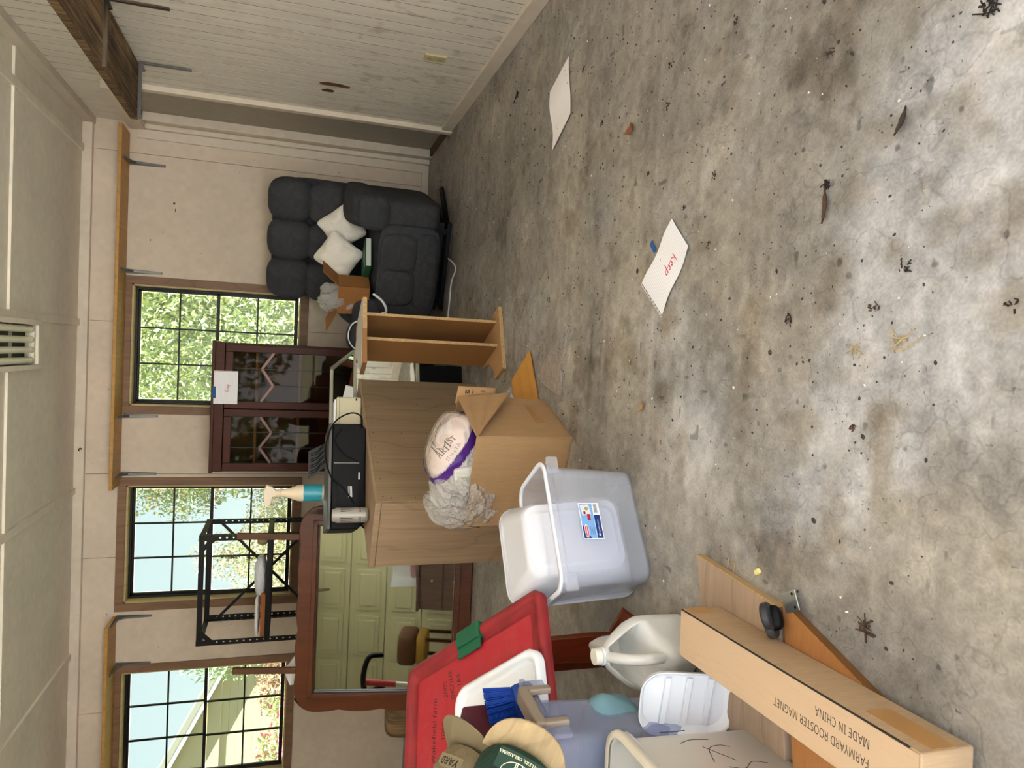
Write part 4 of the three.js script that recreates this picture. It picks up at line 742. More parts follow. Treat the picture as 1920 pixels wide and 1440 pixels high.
// ---------------------------------------------------------------- scalloped dresser mirror
{
  const c = thing('scalloped_mirror', 'large mirror in a scalloped brown wood frame leaning on the floor', 'mirror', [-1.405, 0, 3.79], 0);
  c.rotation.x = -9.2 * Math.PI / 180;
  const W = 1.1, H = 0.925, fw = 0.085;
  const o = []; const wave = (t, n) => 0.011 * Math.abs(Math.sin(t * Math.PI * n)) - 0.006;
  const add = (x0, y0, x1, y1, nx, ny, n, N = 40) => { for (let i = 0; i < N; i++) { const t = i / N, e = Math.min(1, Math.min(t, 1 - t) * 9), b = wave(t, n) - 0.05 * (1 - e) ** 2.2; o.push([x0 + (x1 - x0) * t + nx * b, y0 + (y1 - y0) * t + ny * b]); } };
  add(-W / 2, 0, W / 2, 0, 0, -0.4, 5); add(W / 2, 0, W / 2, H, 1, 0, 4); add(W / 2, H, -W / 2, H, 0, 1, 5); add(-W / 2, H, -W / 2, 0, -1, 0, 4);
  o.forEach((p) => { p[1] = Math.max(0.004, p[1]); });
  const s = new THREE.Shape(o.map((p) => new THREE.Vector2(...p))); const hole = new THREE.Path([[-W / 2 + fw, fw], [-W / 2 + fw, H - fw], [W / 2 - fw, H - fw], [W / 2 - fw, fw]].map((p) => new THREE.Vector2(...p))); s.holes.push(hole);
  part(c, 'frame', muv(new THREE.ExtrudeGeometry(s, { depth: 0.02, bevelEnabled: true, bevelSize: 0.006, bevelThickness: 0.006, bevelSegments: 2 })), M.mirrorWood);
  const m = (k, z0, z1, t) => merge(bx(-W / 2 + k, W / 2 - k, H - k - t, H - k, z0, z1, 0.003), bx(-W / 2 + k, W / 2 - k, k, k + t, z0, z1, 0.003), bx(-W / 2 + k, -W / 2 + k + t, k, H - k, z0, z1, 0.003), bx(W / 2 - k - t, W / 2 - k, k, H - k, z0, z1, 0.003));
  part(c, 'inner_moulding', m(fw - 0.022, 0.02, 0.034, 0.024), M.mirrorWood); part(c, 'inner_moulding', m(fw - 0.004, 0.005, 0.022, 0.016), mat(0x4a2410, 0.35, { map: T.wood }));
  part(c, 'mirror_glass', bx(-W / 2 + fw, W / 2 - fw, fw, H - fw, 0.0, 0.004, 0), M.mirror, 'silvered mirror glass');
  for (const x of [0.385, -0.345]) part(c, 'support_post', bx(x - 0.017, x + 0.017, 0.1, 1.26, -0.026, -0.006, 0.003), mat(0x6a4122, 0.6, { map: T.wood }));
  solo('foam_board', 'white board edge sticking up behind the mirror', 'board', quadPlate([onD(556, 1225, 4.05), onD(533, 1258, 4.05), onD(543, 1283, 4.05), [onD(556, 1283, 4.05)[0], 0.0, 4.05]], 0.02), M.white);
  const k = thing('split_block', 'split weathered wood block behind the mirror corner', 'wood block', [-2.15, 0, 4.1], 0.2);
  part(k, 'block', puff(0.2, 0.4, 0.16, 6, 10, (v) => { v.x += 0.02 * (fbm(v.y * 20, v.z * 20, 3) - 0.5); }).translate(0, 0.2, 0), M.rough);
}

// ---------------------------------------------------------------- big open carton with bags
{
  const w = 0.375, d = 0.35, h = 0.365, cen = [-0.284 - 0.94 * w / 2 + 0.336 * d / 2, 0, 2.43 + 0.336 * w / 2 + 0.94 * d / 2], turn = -0.343;
  const c = thing('open_carton', 'large brown cardboard carton with its flaps open before the oak desk', 'box', cen, turn);
  const t = 0.005;
  part(c, 'box_wall', bx(w / 2 - t, w / 2, 0, h, -d / 2, d / 2, 0.001), M.card); part(c, 'box_wall', bx(-w / 2, -w / 2 + t, 0, h, -d / 2, d / 2, 0.001), M.card);
  part(c, 'box_wall', bx(-w / 2 + t, w / 2 - t, 0, h, d / 2 - t, d / 2, 0.001), M.card); part(c, 'box_wall', bx(-w / 2 + t, w / 2 - t, 0, h, -d / 2, -d / 2 + t, 0.001), M.card);
  part(c, 'bottom', bx(-w / 2, w / 2, 0, t, -d / 2, d / 2, 0), M.card);
  // flaps in local axes: points are [x, y, -z]
  part(c, 'flap', quadPlate([[w / 2, h, d / 2], [w / 2, h, -d / 2], [w / 2 + 0.008, h - 0.022, -d / 2 + 0.01], [w / 2 + 0.034, h - 0.2, d / 2 - 0.05]], 0.005, 0.012), M.card);
  const bf = part(c, 'flap', quadPlate([[w / 2 - 0.03, h + 0.006, d / 2 + 0.006], [w / 2 + 0.042, h, d / 2 + 0.01], [w / 2 + 0.038, h - 0.155, d / 2 + 0.012], [w / 2 - 0.01, h - 0.155, d / 2 + 0.008]], 0.005), M.card);
  part(bf, 'marker_writing', new THREE.PlaneGeometry(0.14, 0.034).rotateZ(-Math.PI / 2).translate(w / 2 + 0.022, h - 0.078, -d / 2 - 0.005), mat(0xffffff, 0.8, { map: canvas(280, 68, (g, W, H) => { g.fillStyle = '#b08a5e'; g.fillRect(0, 0, W, H); g.fillStyle = '#17130f'; g.font = 'bold 46px sans-serif'; g.fillText('M', 40, 52); g.fillText('i', 100, 52); g.save(); g.translate(170, 16); g.rotate(Math.PI / 2); g.fillText('E', 0, 0); g.restore(); }) }), 'black marker letters');
  part(c, 'flap', quadPlate([[-w / 2, h, -d / 2], [-w / 2, h, d / 2], [-w / 2 - 0.07, h - 0.03, d / 2 - 0.01], [-w / 2 - 0.02, h - 0.07, -d / 2 + 0.01]], 0.005), M.card);
  part(c, 'tape_patch', bx(w / 2, w / 2 + 0.0012, 0.07, 0.105, -0.09, 0.06, 0), mat(0xa57a48, 0.35), 'clear brown tape');
  const R = (x, y, z) => { const v = new THREE.Vector3(x, y, z).applyAxisAngle(new THREE.Vector3(0, 1, 0), turn); return [cen[0] + v.x, y, cen[2] - v.z]; };
  const crumple = (k, amp, sd) => (v) => { const n = Math.abs(fbm(v.x * k + sd, v.y * k + v.z * k * 0.8, 3) - 0.5) * 2; v.multiplyScalar(1 - amp * n); };
  const b = thing('bag_of_padding', 'plastic bag of white padding with purple band in the large carton', 'bag', R(0.03, 0.36, 0.0), turn + 0.2);
  const bag = puff(0.29, 0.26, 0.26, 3, 44, crumple(11, 0.16, 3)); bag.rotateZ(-0.3);
  part(b, 'padding', bag, mat(0xe5dad2, 0.85, { bumpMap: T.crumple, bumpScale: 0.012 }), 'off-white padding');
  part(b, 'plastic_film', bag.clone().scale(1.06, 1.07, 1.07), M.film);
  const strip = (lo, hi, k) => { const q = bag.clone().scale(k, k, k).toNonIndexed(), P = q.attributes.position.array, o = []; for (let i = 0; i < P.length; i += 9) { const x = (P[i] + P[i + 3] + P[i + 6]) / 3, y = (P[i + 1] + P[i + 4] + P[i + 7]) / 3, z = (P[i + 2] + P[i + 5] + P[i + 8]) / 3, n = 0.53 * x + 0.82 * y + 0.2 * z; if (n > lo && n < hi && z > -0.09) for (let m = 0; m < 9; m++) o.push(P[i + m]); } let g = new THREE.BufferGeometry(); g.setAttribute('position', new THREE.Float32BufferAttribute(o, 3)); g = mergeVertices(g, 1e-5); g.computeVertexNormals(); const A = g.attributes.position, uv = []; for (let i = 0; i < A.count; i++) uv.push((A.getX(i) * 0.85 - A.getY(i) * 0.53) / 0.26 + 0.5, (0.53 * A.getX(i) + 0.82 * A.getY(i) + 0.2 * A.getZ(i) - lo) / (hi - lo)); g.setAttribute('uv', new THREE.Float32BufferAttribute(uv, 2)); return g; };
  part(b, 'purple_band', strip(0.052, 0.084, 1.075), mat(0x4b1a78, 0.45, { side: THREE.DoubleSide }), 'purple printed band');
  part(b, 'printed_label', strip(0.084, 0.135, 1.012), mat(0xffffff, 0.7, { side: THREE.DoubleSide, map: canvas(512, 128, (g, W, H) => { g.fillStyle = '#dcc6ba'; g.fillRect(0, 0, W, H); g.fillStyle = '#3c3227'; g.font = 'bold 52px serif'; g.fillText('ARTIST', 150, 58); g.font = '30px serif'; g.fillText('15 oz x 1 lb', 170, 108); }) }), 'pale label with dark lettering');
  solo('clear_plastic_bag', 'crumpled translucent plastic bag spilling over the near side of the carton', 'bag', (() => { const g = puff(0.22, 0.28, 0.2, 2.6, 36, (v, u) => { crumple(15, 0.34, 11)(v); if (u.x < -0.3) { v.x -= 0.05 * (-u.x - 0.3) ** 1.5; v.y += 0.03 * u.y; } }); return g; })(), M.milky, R(-0.09, 0.36, 0.1), turn);
  const tb = thing('white_tube', 'white paper tube standing in the large carton', 'tube', R(0.03, 0.22, 0.115), turn); tb.rotation.z = 0.15;
  part(tb, 'tube_body', bx(-0.033, 0.033, 0, 0.2, -0.03, 0.03, 0.008), mat(0xece6da, 0.6, { map: T.card }));
}

// ---------------------------------------------------------------- envelope, bag and papers on the floor
function sheet(q, nu, nv, lift) {      // q: four floor points round the edge
  const pos = [], uv = [], idx = [];
  for (let j = 0; j <= nv; j++) for (let i = 0; i <= nu; i++) { const u = i / nu, v = j / nv, p = [0, 1, 2].map((k) => (q[0][k] * (1 - u) + q[1][k] * u) * (1 - v) + (q[3][k] * (1 - u) + q[2][k] * u) * v); pos.push(p[0], p[1] + lift(u, v), -p[2]); uv.push(u, 1 - v); }
  for (let j = 0; j < nv; j++) for (let i = 0; i < nu; i++) { const a = j * (nu + 1) + i, b = a + nu + 1; idx.push(a, b, a + 1, b, b + 1, a + 1); }
  const g = new THREE.BufferGeometry(); g.setAttribute('position', new THREE.Float32BufferAttribute(pos, 3)); g.setAttribute('uv', new THREE.Float32BufferAttribute(uv, 2)); g.setIndex(idx); g.computeVertexNormals(); return g;
}
{
  const e = [onY(993, 658, 0.012), onY(1010, 755, 0.004), onY(966, 755, 0.05), onY(960, 714, 0.05)];
  solo('manila_envelope', 'ochre manila envelope on the floor behind the open carton', 'envelope', quadPlate([e[0], e[1], e[2], e[3]], 0.006), M.manila);
  const bagPts = [onY(1080, 617), onY(1062, 608), onY(1045, 645), onY(1028, 672), onY(1011, 705), onY(1022, 720), onY(1052, 741), onY(1056, 725), onY(1054, 690), onY(1062, 660), onY(1070, 640)];
  const s = new THREE.Shape(bagPts.map((p) => new THREE.Vector2(p[0], p[2])));
  const g = new THREE.ExtrudeGeometry(s, { depth: 0.003, bevelEnabled: true, bevelSize: 0.004, bevelThickness: 0.003, steps: 1 }); g.rotateX(-Math.PI / 2); g.translate(0, 0.004, 0);
  solo('flat_plastic_bag', 'flat clear plastic bag lying on the concrete beside the envelope', 'bag', muv(g), phys(0xffffff, 0.1, { transmission: 0.86, thickness: 0, clearcoat: 0.6, clearcoatRoughness: 0.1, bumpMap: T.crumple, bumpScale: 0.03 }));
  const b2 = onY(960, 738, 0.03); solo('plastic_scrap', 'crumpled clear plastic scrap between envelope and carton', 'plastic scrap', puff(0.06, 0.05, 0.08, 2.6, 14, (v) => v.multiplyScalar(0.7 + 0.6 * fbm(v.x * 60, v.z * 60 + v.y * 50, 2))), M.film, [b2[0], 0.026, b2[2]]);
  // floor note: lined sheet with a torn spiral edge
  const k = [onY(1262, 410), onY(1297, 462), onY(1240, 595), onY(1205, 535)];
  const note = canvas(304, 464, (c, w, h) => { ruled(c, w, h, false); c.fillStyle = '#4a443c'; for (let x = 6; x < w; x += 15) c.fillRect(x, h - 16, 9, 13); c.save(); c.translate(165, 130); c.rotate(Math.PI / 2); keepWord(c, 0, 0, 100); c.restore(); });
  const n = solo('lined_note', 'lined notebook sheet reading Keep lying on the open floor', 'note', sheet([k[0], k[1], k[2], k[3]], 10, 24, (u, v) => 0.004 + 0.003 * Math.sin(v * 9 + u * 2) + 0.004 * (1 - v) ** 3 * u), mat(0xffffff, 0.8, { map: note, side: THREE.DoubleSide }));
  const bl = onY(1226, 463); solo('tape_scrap', 'scrap of blue tape under the lined note', 'tape', bx(-0.02, 0.02, 0, 0.002, -0.008, 0.008, 0), M.blueTape, [bl[0], 0.002, bl[2]], 0.8);
  const m = [onY(1068, 105), onY(1072, 213), onY(1040, 283), onY(1033, 172)];
  solo('blank_sheet', 'blank white sheet with dirt specks lying near the plank wall', 'paper', sheet(m, 16, 10, (u, v) => 0.003 + 0.006 * Math.sin(u * 4 + 0.4) ** 2 * (0.4 + v)), mat(0xffffff, 0.8, { side: THREE.DoubleSide, map: canvas(256, 320, (c, w, h) => { c.fillStyle = '#efe9e6'; c.fillRect(0, 0, w, h); c.fillStyle = '#4a3b2c'; for (const [x, y] of [[30, 60], [60, 40], [200, 230], [180, 250], [100, 30]]) c.fillRect(x, y, 6, 5); }) }));
}

// ---------------------------------------------------------------- translucent totes
function toteMark(parent, w, h, x, y, z, rx) {
  const lab = canvas(512, 300, (g, W, H) => {
    g.fillStyle = '#fff'; g.fillRect(0, 0, W, H); g.fillStyle = '#7fb2e6'; g.fillRect(10, 10, W - 20, 190); g.fillStyle = '#16397f'; g.fillRect(10, 205, 330, 85); g.fillStyle = '#eef0f4'; g.fillRect(350, 205, 150, 85);
    g.fillStyle = '#16397f'; g.beginPath(); g.moveTo(10, 10); g.lineTo(210, 10); g.lineTo(10, 120); g.fill();
    g.fillStyle = '#f2dadd'; g.beginPath(); g.moveTo(330, 40); g.lineTo(480, 20); g.lineTo(490, 150); g.lineTo(350, 170); g.fill(); g.fillStyle = '#79a86a'; g.beginPath(); g.arc(430, 110, 26, 0, 7); g.fill(); g.fillStyle = '#b5272b'; g.fillRect(262, 105, 90, 46); g.fillStyle = '#7c1d22'; g.fillRect(350, 60, 40, 30);
    g.fillStyle = '#fff'; g.beginPath(); g.ellipse(112, 64, 96, 30, 0, 0, 7); g.fill(); g.fillStyle = '#d0202d'; g.beginPath(); g.ellipse(112, 64, 88, 24, 0, 0, 7); g.fill(); g.fillStyle = '#fff'; g.font = 'bold 27px sans-serif'; g.fillText('Rubbermaid', 36, 73);
    g.fillStyle = '#16397f'; g.font = '20px sans-serif'; g.fillText('Snap-tight lid', 60, 130); g.fillText('Stackable', 60, 155); g.fillText('See-through', 60, 180);
    g.fillStyle = '#fff'; g.font = 'bold 42px sans-serif'; g.fillText('30', 34, 262); g.font = '22px sans-serif'; g.fillText('QUARTS / LITROS', 100, 258); g.fillStyle = '#222'; for (let k = 0; k < 30; k++) g.fillRect(372 + k * 4, 220, (k * 7) % 3 + 1, 46);
  });
  const p = part(parent, 'product_label', new THREE.PlaneGeometry(w, h).rotateX(rx).translate(x, y, z), mat(0xffffff, 0.35, { map: lab }), 'blue and white product label');
  return p;
}
{
  const turn = 0.59, cen = [-0.52, 0, 1.955], c = thing('clear_tote', 'frosted clear plastic tote with a blue product label on the floor', 'tote', cen, turn);
  const w = 0.385, d = 0.25, h = 0.285;
  part(c, 'tub', tub(w, d, h, { taper: 0.93, r: 0.035, flange: 0.011, lip: 0.024 }), M.tote);
  part(c, 'rim', (() => { const g = loft([ring(w + 0.004, d + 0.004, 0.05, h - 0.004), ring(w + 0.008, d + 0.008, 0.052, h), ring(w + 0.004, d + 0.004, 0.05, h + 0.004), ring(w - 0.016, d - 0.016, 0.042, h + 0.004), ring(w - 0.016, d - 0.016, 0.042, h - 0.004)], false, false); return g; })(), M.whitePlastic);
  for (const s of [-1, 1]) part(c, 'rim_lug', bx(s * (w / 2 - 0.02) - 0.025, s * (w / 2 - 0.02) + 0.025, h - 0.045, h - 0.01, d / 2 - 0.012, d / 2 + 0.003, 0.004), M.tote);
  toteMark(c, 0.108, 0.064, 0.0, 0.165, d / 2 - 0.0085, 0.03);
  const n = [Math.sin(turn), 0, -Math.cos(turn)], e = [Math.cos(turn), 0, Math.sin(turn)];
  const q = thing('nested_tote', 'second frosted tote standing on end inside the labelled tote', 'tote');
  // local y: from its base (towards us) to its opening (away); local x: across; tilted back a little
  const tilt = 0.2, ay = [-n[0] * Math.cos(tilt), -Math.sin(tilt), -n[2] * Math.cos(tilt)];
  frame(q, [cen[0] + n[0] * 0.068 - e[0] * 0.028, 0.205, cen[2] + n[2] * 0.068 - e[2] * 0.028], e, ay);
  part(q, 'tub', tub(0.3, 0.385, 0.155, { taper: 0.82, r: 0.04, flange: 0.012, lip: 0.018 }), M.toteInner);
  part(q, 'base_panel', (() => { const g = loft([ring(0.17, 0.26, 0.03, -0.001), ring(0.15, 0.24, 0.026, -0.005)], false, true); return g; })(), M.toteInner);
  part(q, 'rim', loft([ring(0.302, 0.387, 0.052, 0.14), ring(0.31, 0.395, 0.054, 0.145), ring(0.302, 0.387, 0.052, 0.158)], false, false), M.whitePlastic);
  for (const x of [-0.07, 0.05]) part(q, 'clip', bx(x - 0.012, x + 0.012, 0.132, 0.15, -0.2, -0.192, 0.002), M.whitePlastic);
}

// ---------------------------------------------------------------- left foreground heap
const e1 = nrm([-0.411, 0.284, 0.44]), e2 = nrm([-0.65, 0.1, -0.75]);
const along = (p, a, b) => p.map((v, i) => v + e1[i] * a + e2[i] * b);
function lidGeo(w, l, t, r, lip) { return loft([ring(w, l, r, 0), ring(w, l, r, t), ring(w - lip, l - lip, r - lip / 3, t + 0.006), ring(w - 2 * lip, l - 2 * lip, r - lip / 2, t), ring(w - 2.2 * lip, l - 2.2 * lip, r - lip / 2, t - 0.012), ring(w - 3.5 * lip, l - 3.5 * lip, 0.012, t - 0.012), ring(w - 3.7 * lip, l - 3.7 * lip, 0.012, t - 0.008)]); }
{
  // local x runs up the short side (e1), local z along the long side (-e2), y out of the face
  const A = [-0.644, 0.303, 1.85], place = (o, a, b, up = 0) => { const N = nrm(crs(e2, e1)).map((v) => -v); const nn = N[1] > 0 ? N : N.map((v) => -v); const P = along(A, a, b).map((v, i) => v + nn[i] * up); frame(o, P, e1, nn); return nn; };
  const c = thing('red_tote_cover', 'large scuffed red plastic tote lid with green latch leaning on the bins', 'lid');
  place(c, 0.332, 0.195);
  part(c, 'lid_plate', lidGeo(0.665, 0.39, 0.02, 0.04, 0.03), M.redPlastic);
  const sgn = new THREE.Vector3(...e2).dot(new THREE.Vector3(0, 0, 1)) ;
  const zs = (() => { const q = c.quaternion, v = new THREE.Vector3(0, 0, 1).applyQuaternion(q), E = toThree(e2); return v.dot(E) > 0 ? 1 : -1; })();
  part(c, 'latch', merge(bx(-0.06, 0.05, 0.002, 0.034, -zs * 0.205, -zs * 0.155, 0.006), bx(-0.06, 0.05, 0.018, 0.026, -zs * 0.16, -zs * 0.125, 0.003)), M.greenPlastic, 'green plastic latch');
  const txt = canvas(1024, 512, (g, w, h) => {
    g.fillStyle = '#b02430'; g.fillRect(0, 0, w, h); for (let k = 0; k < 110; k++) { g.fillStyle = `rgba(${150 + rnd() * 60},${70 + rnd() * 50},${60 + rnd() * 40},0.13)`; g.beginPath(); g.ellipse(rnd() * w, rnd() * h, 10 + rnd() * 60, 4 + rnd() * 26, rnd() * 3, 0, 7); g.fill(); }
    const wr2 = (s, x, y, a, z = 46) => { g.save(); g.translate(x, y); g.rotate(a); g.font = `italic ${z}px sans-serif`; g.fillStyle = '#2a1315'; g.fillText(s, 0, 0); g.restore(); };
    wr2('2009', 730, 330, 1.4, 46); wr2('INCOME', 665, 300, 1.4, 46); wr2('TAX', 605, 350, 1.4, 46); wr2('1099', 760, 110, 1.62, 44); wr2('Wakefield farm', 850, 20, 1.62, 50);
  });
  const pl = new THREE.PlaneGeometry(0.548, 0.274); pl.rotateX(-Math.PI / 2); pl.translate(0, 0.0126, 0);
  part(c, 'marker_writing', pl, mat(0xffffff, 0.5, { map: txt }), 'scuffed red panel with black marker writing');
  const u = thing('white_tote_cover', 'white plastic tote lid standing in front of the red lid', 'lid');
  place(u, 0, 0); u.position.copy(toThree([0, 1, 2].map((i) => [-0.735, 0.36, 1.69][i] + e1[i] * 0.18 + e2[i] * 0.12)));
  part(u, 'lid_plate', lidGeo(0.36, 0.24, 0.018, 0.05, 0.02), M.whitePlastic);
}
{
  // storage bin with hats
  const w = 0.56, d = 0.2, h = 0.45, cen = [-1.06, 0, 1.49], turn = -0.12;
  const c = thing('clear_bin', 'clear storage bin with taupe handle holding hats', 'bin', cen, turn);
  part(c, 'tub', tub(w, d, h, { taper: 0.9, r: 0.03, flange: 0.016, lip: 0.02 }), M.clearBin);
  part(c, 'handle', merge(bx(w / 2 - 0.022, w / 2 + 0.022, h + 0.002, h + 0.028, -0.07, 0.07, 0.008), bx(w / 2 + 0.004, w / 2 + 0.02, h - 0.05, h + 0.01, -0.07, -0.05, 0.005), bx(w / 2 + 0.004, w / 2 + 0.02, h - 0.05, h + 0.01, 0.05, 0.07, 0.005)), M.taupe, 'taupe latch handle');
  for (const z of [-1, 1]) part(c, 'handle_hinge', merge(bx(w / 2 - 0.018, w / 2 + 0.018, h + 0.0, h + 0.014, z * 0.09 - 0.012, z * 0.09 + 0.012, 0.003), bx(w / 2, w / 2 + 0.012, h - 0.045, h, z * 0.088 - 0.014, z * 0.088 + 0.014, 0.003)), M.clearBin);
  const cloth = (n, l, cat, col, W2, H2, D2, p, sd) => solo(n, l, cat, puff(W2, H2, D2, 3, 16, (v) => v.multiplyScalar(0.86 + 0.3 * fbm(v.x * 12 + sd, v.y * 12 + v.z * 9, 3))), mat(col, 0.9), p, 0.2);
  cloth('folded_cloth', 'teal cloth folded in the hat bin', 'cloth', 0x6b8e98, 0.3, 0.15, 0.13, [-0.93, 0.24, 1.49], 2);
  cloth('grey_cloth', 'dark grey cloth at the bottom of the hat bin', 'cloth', 0x40434c, 0.3, 0.14, 0.13, [-0.95, 0.085, 1.49], 8);
  // hats
  const crown = (r, hh) => { const g = puff(r * 2, hh * 2, r * 2, 2.4, 20, (v) => { if (v.y < 0) v.y *= 0.02; }); return g; };
  const brim = (r, l) => { const P = []; for (let i = 0; i <= 16; i++) { const a = Math.PI * (i / 16); P.push([Math.cos(a) * r * 1.05, Math.sin(a) * l]); } const g = flatPlate(P, 0.004); g.rotateX(Math.PI / 2); const A = g.attributes.position; for (let i = 0; i < A.count; i++) A.setY(i, A.getY(i) - 3.2 * A.getX(i) ** 2); g.computeVertexNormals(); return g; };
  const cap = (name, label, cc, bc, p, ax, ay, mark, s = 1) => {
    const o = thing(name, label, 'cap'); frame(o, p, ax, ay); o.scale.setScalar(s);
    part(o, 'crown', crown(0.088, 0.1), mat(cc, 0.9, { map: T.cord })); part(o, 'brim', brim(0.088, 0.13).translate(0, 0.012, 0.04), bc.isMaterial ? bc : mat(bc, 0.8));
    if (mark) mark(o); return o;
  };
  const decal = (o, w2, h2, map, y = 0.055, rx = -0.62, z = 0.082) => { const g = new THREE.PlaneGeometry(w2, h2, 10, 4), P = g.attributes.position; for (let i = 0; i < P.count; i++) P.setZ(i, -5.2 * P.getX(i) ** 2); g.rotateX(rx); g.translate(0, y, z); part(o, 'printed_mark', g, mat(0xffffff, 0.8, { map }), 'printed emblem'); };
  cap('trucker_hat', 'dark green cap with tan brim and buck emblem in the hat bin', 0x173a2a, mat(0xcdb286, 0.7, { map: T.wood }), onD(962, 1468, 1.4), crs([-0.18, 0.57, -0.81], [0.82, -0.23, -0.15]).map((v) => -v), [-0.18, 0.57, -0.81], (o) => decal(o, 0.1, 0.068, canvas(256, 176, (g, w, h) => { g.fillStyle = '#143326'; g.fillRect(0, 0, w, h); g.strokeStyle = '#ead9b6'; g.fillStyle = '#ead9b6'; g.lineWidth = 4; g.beginPath(); g.ellipse(128, 70, 86, 58, 0, 0, 7); g.stroke(); g.beginPath(); g.ellipse(120, 88, 34, 20, 0.2, 0, 7); g.fill(); g.beginPath(); g.moveTo(146, 80); g.lineTo(164, 46); g.lineTo(182, 56); g.lineTo(168, 92); g.fill(); for (const s2 of [-1, 1]) { g.beginPath(); g.moveTo(168, 48); g.quadraticCurveTo(168 + s2 * 26, 38, 166 + s2 * 24, 12); g.moveTo(168 + s2 * 18, 36); g.lineTo(168 + s2 * 10, 14); g.stroke(); } for (const x of [96, 108, 134, 144]) { g.fillRect(x, 98, 5, 28); } g.font = 'bold 21px serif'; g.fillText('ANTLERS, OKLAHOMA', 14, 160); })));
  cap('field_hat', 'worn khaki cap with dark lettering leaning on the red lid', 0x8d7d5c, 0x7d6f52, onD(886, 1462, 1.5), crs([-0.2, 0.85, -0.5], [0.85, 0.25, 0.05]).map((v) => -v), [-0.2, 0.85, -0.5], (o) => decal(o, 0.08, 0.03, canvas(160, 60, (g, w, h) => { g.fillStyle = '#7c6e51'; g.fillRect(0, 0, w, h); g.fillStyle = '#14110c'; g.font = 'italic bold 46px sans-serif'; g.fillText('YARD', 14, 46); })), 0.92);
  solo('maroon_pouch', 'maroon leather pouch standing in the hat bin', 'pouch', bx(-0.02, 0.02, -0.12, 0.07, -0.08, 0.08, 0.008), mat(0x4e1020, 0.6), onD(930, 1385, 1.55), -0.5);
  const br = thing('blue_brush', 'bright blue bristle brush sticking out of the hat bin', 'brush', onD(978, 1316, 1.57), -0.4); br.rotation.z = 0.25;
  part(br, 'brush_block', puff(0.09, 0.06, 0.055, 4, 10).translate(0, -0.005, 0), mat(0x123a8c, 0.5));
  const bl = []; for (let i = 0; i < 260; i++) { const x = rr(-0.042, 0.042), z = rr(-0.022, 0.022); bl.push(bar([x, 0.02, z], [x * 1.35, 0.085, z * 1.4], 0.0016, 0.0016)); } part(br, 'bristles', merge(bl), mat(0x16409c, 0.5)).userData.kind = 'stuff';
}
{
  // hazy bin with pink cloth
  const w = 0.5, d = 0.27, h = 0.32, cen = [-1.015, 0, 1.215], c = thing('hazy_bin', 'dusty translucent bin with a pink garment inside', 'bin', cen, 0.03);
  part(c, 'tub', tub(w, d, h, { taper: 0.96, r: 0.045, flange: 0.014, lip: 0.02 }), M.hazyBin);
  part(c, 'rim', loft([ring(w, d, 0.06, h - 0.012), ring(w + 0.012, d + 0.012, 0.064, h - 0.002), ring(w + 0.006, d + 0.006, 0.062, h + 0.008), ring(w - 0.02, d - 0.02, 0.05, h + 0.006)], false, false), mat(0xcfc6b2, 0.5));
  const th = (pts) => part(c, 'stray_thread', tube(pts.map(([y, z]) => [w / 2 - 0.013 + (y - h) * 0.035, y, z]), 0.0008, 5, 30), M.blackPlastic, 'black thread stuck on the side');
  th([[0.22, -0.1], [0.19, -0.098], [0.16, -0.1]]); th([[0.2, -0.05], [0.17, -0.06], [0.13, -0.055]]); th([[0.17, 0.03], [0.15, -0.02], [0.12, -0.03], [0.1, -0.02]]); th([[0.16, -0.03], [0.14, 0.0], [0.12, 0.03]]); th([[0.15, 0.05], [0.12, 0.06], [0.09, 0.04], [0.06, 0.05]]);
  solo('pink_garment', 'bright pink garment in the dusty translucent bin', 'garment', puff(0.07, 0.1, 0.2, 3, 14, (v) => v.multiplyScalar(0.85 + 0.3 * fbm(v.y * 14, v.z * 14, 3))), mat(0xe0324f, 0.9), [-0.835, 0.075, 1.25], 0.1);
  solo('blue_grey_garment', 'blue-grey garment in the dusty translucent bin', 'garment', puff(0.2, 0.14, 0.18, 3, 12), mat(0x6f7f8c, 0.9), [-0.97, 0.09, 1.23], 0.1);
  // white ribbed tray standing between the bins
  const t = thing('ribbed_tray', 'white ribbed plastic tray lid propped between jug and dusty bin', 'tray');
  frame(t, [-0.765, 0.118, 1.385], [1, 0.0, -0.06], [0.08, 0.22, -0.95]);
  part(t, 'tray_shell', loft([ring(0.13, 0.2, 0.045, -0.024, 8), ring(0.145, 0.215, 0.05, 0.0, 8), ring(0.15, 0.22, 0.052, 0.003, 8), ring(0.138, 0.208, 0.047, 0.0, 8), ring(0.12, 0.19, 0.04, -0.02, 8)]), M.whitePlastic);
  for (const z of [-0.05, 0.0, 0.05]) part(t, 'rib', bar([-0.055, -0.014, z], [0.055, -0.014, z + 0.008], 0.004, 0.012), M.whitePlastic);
}
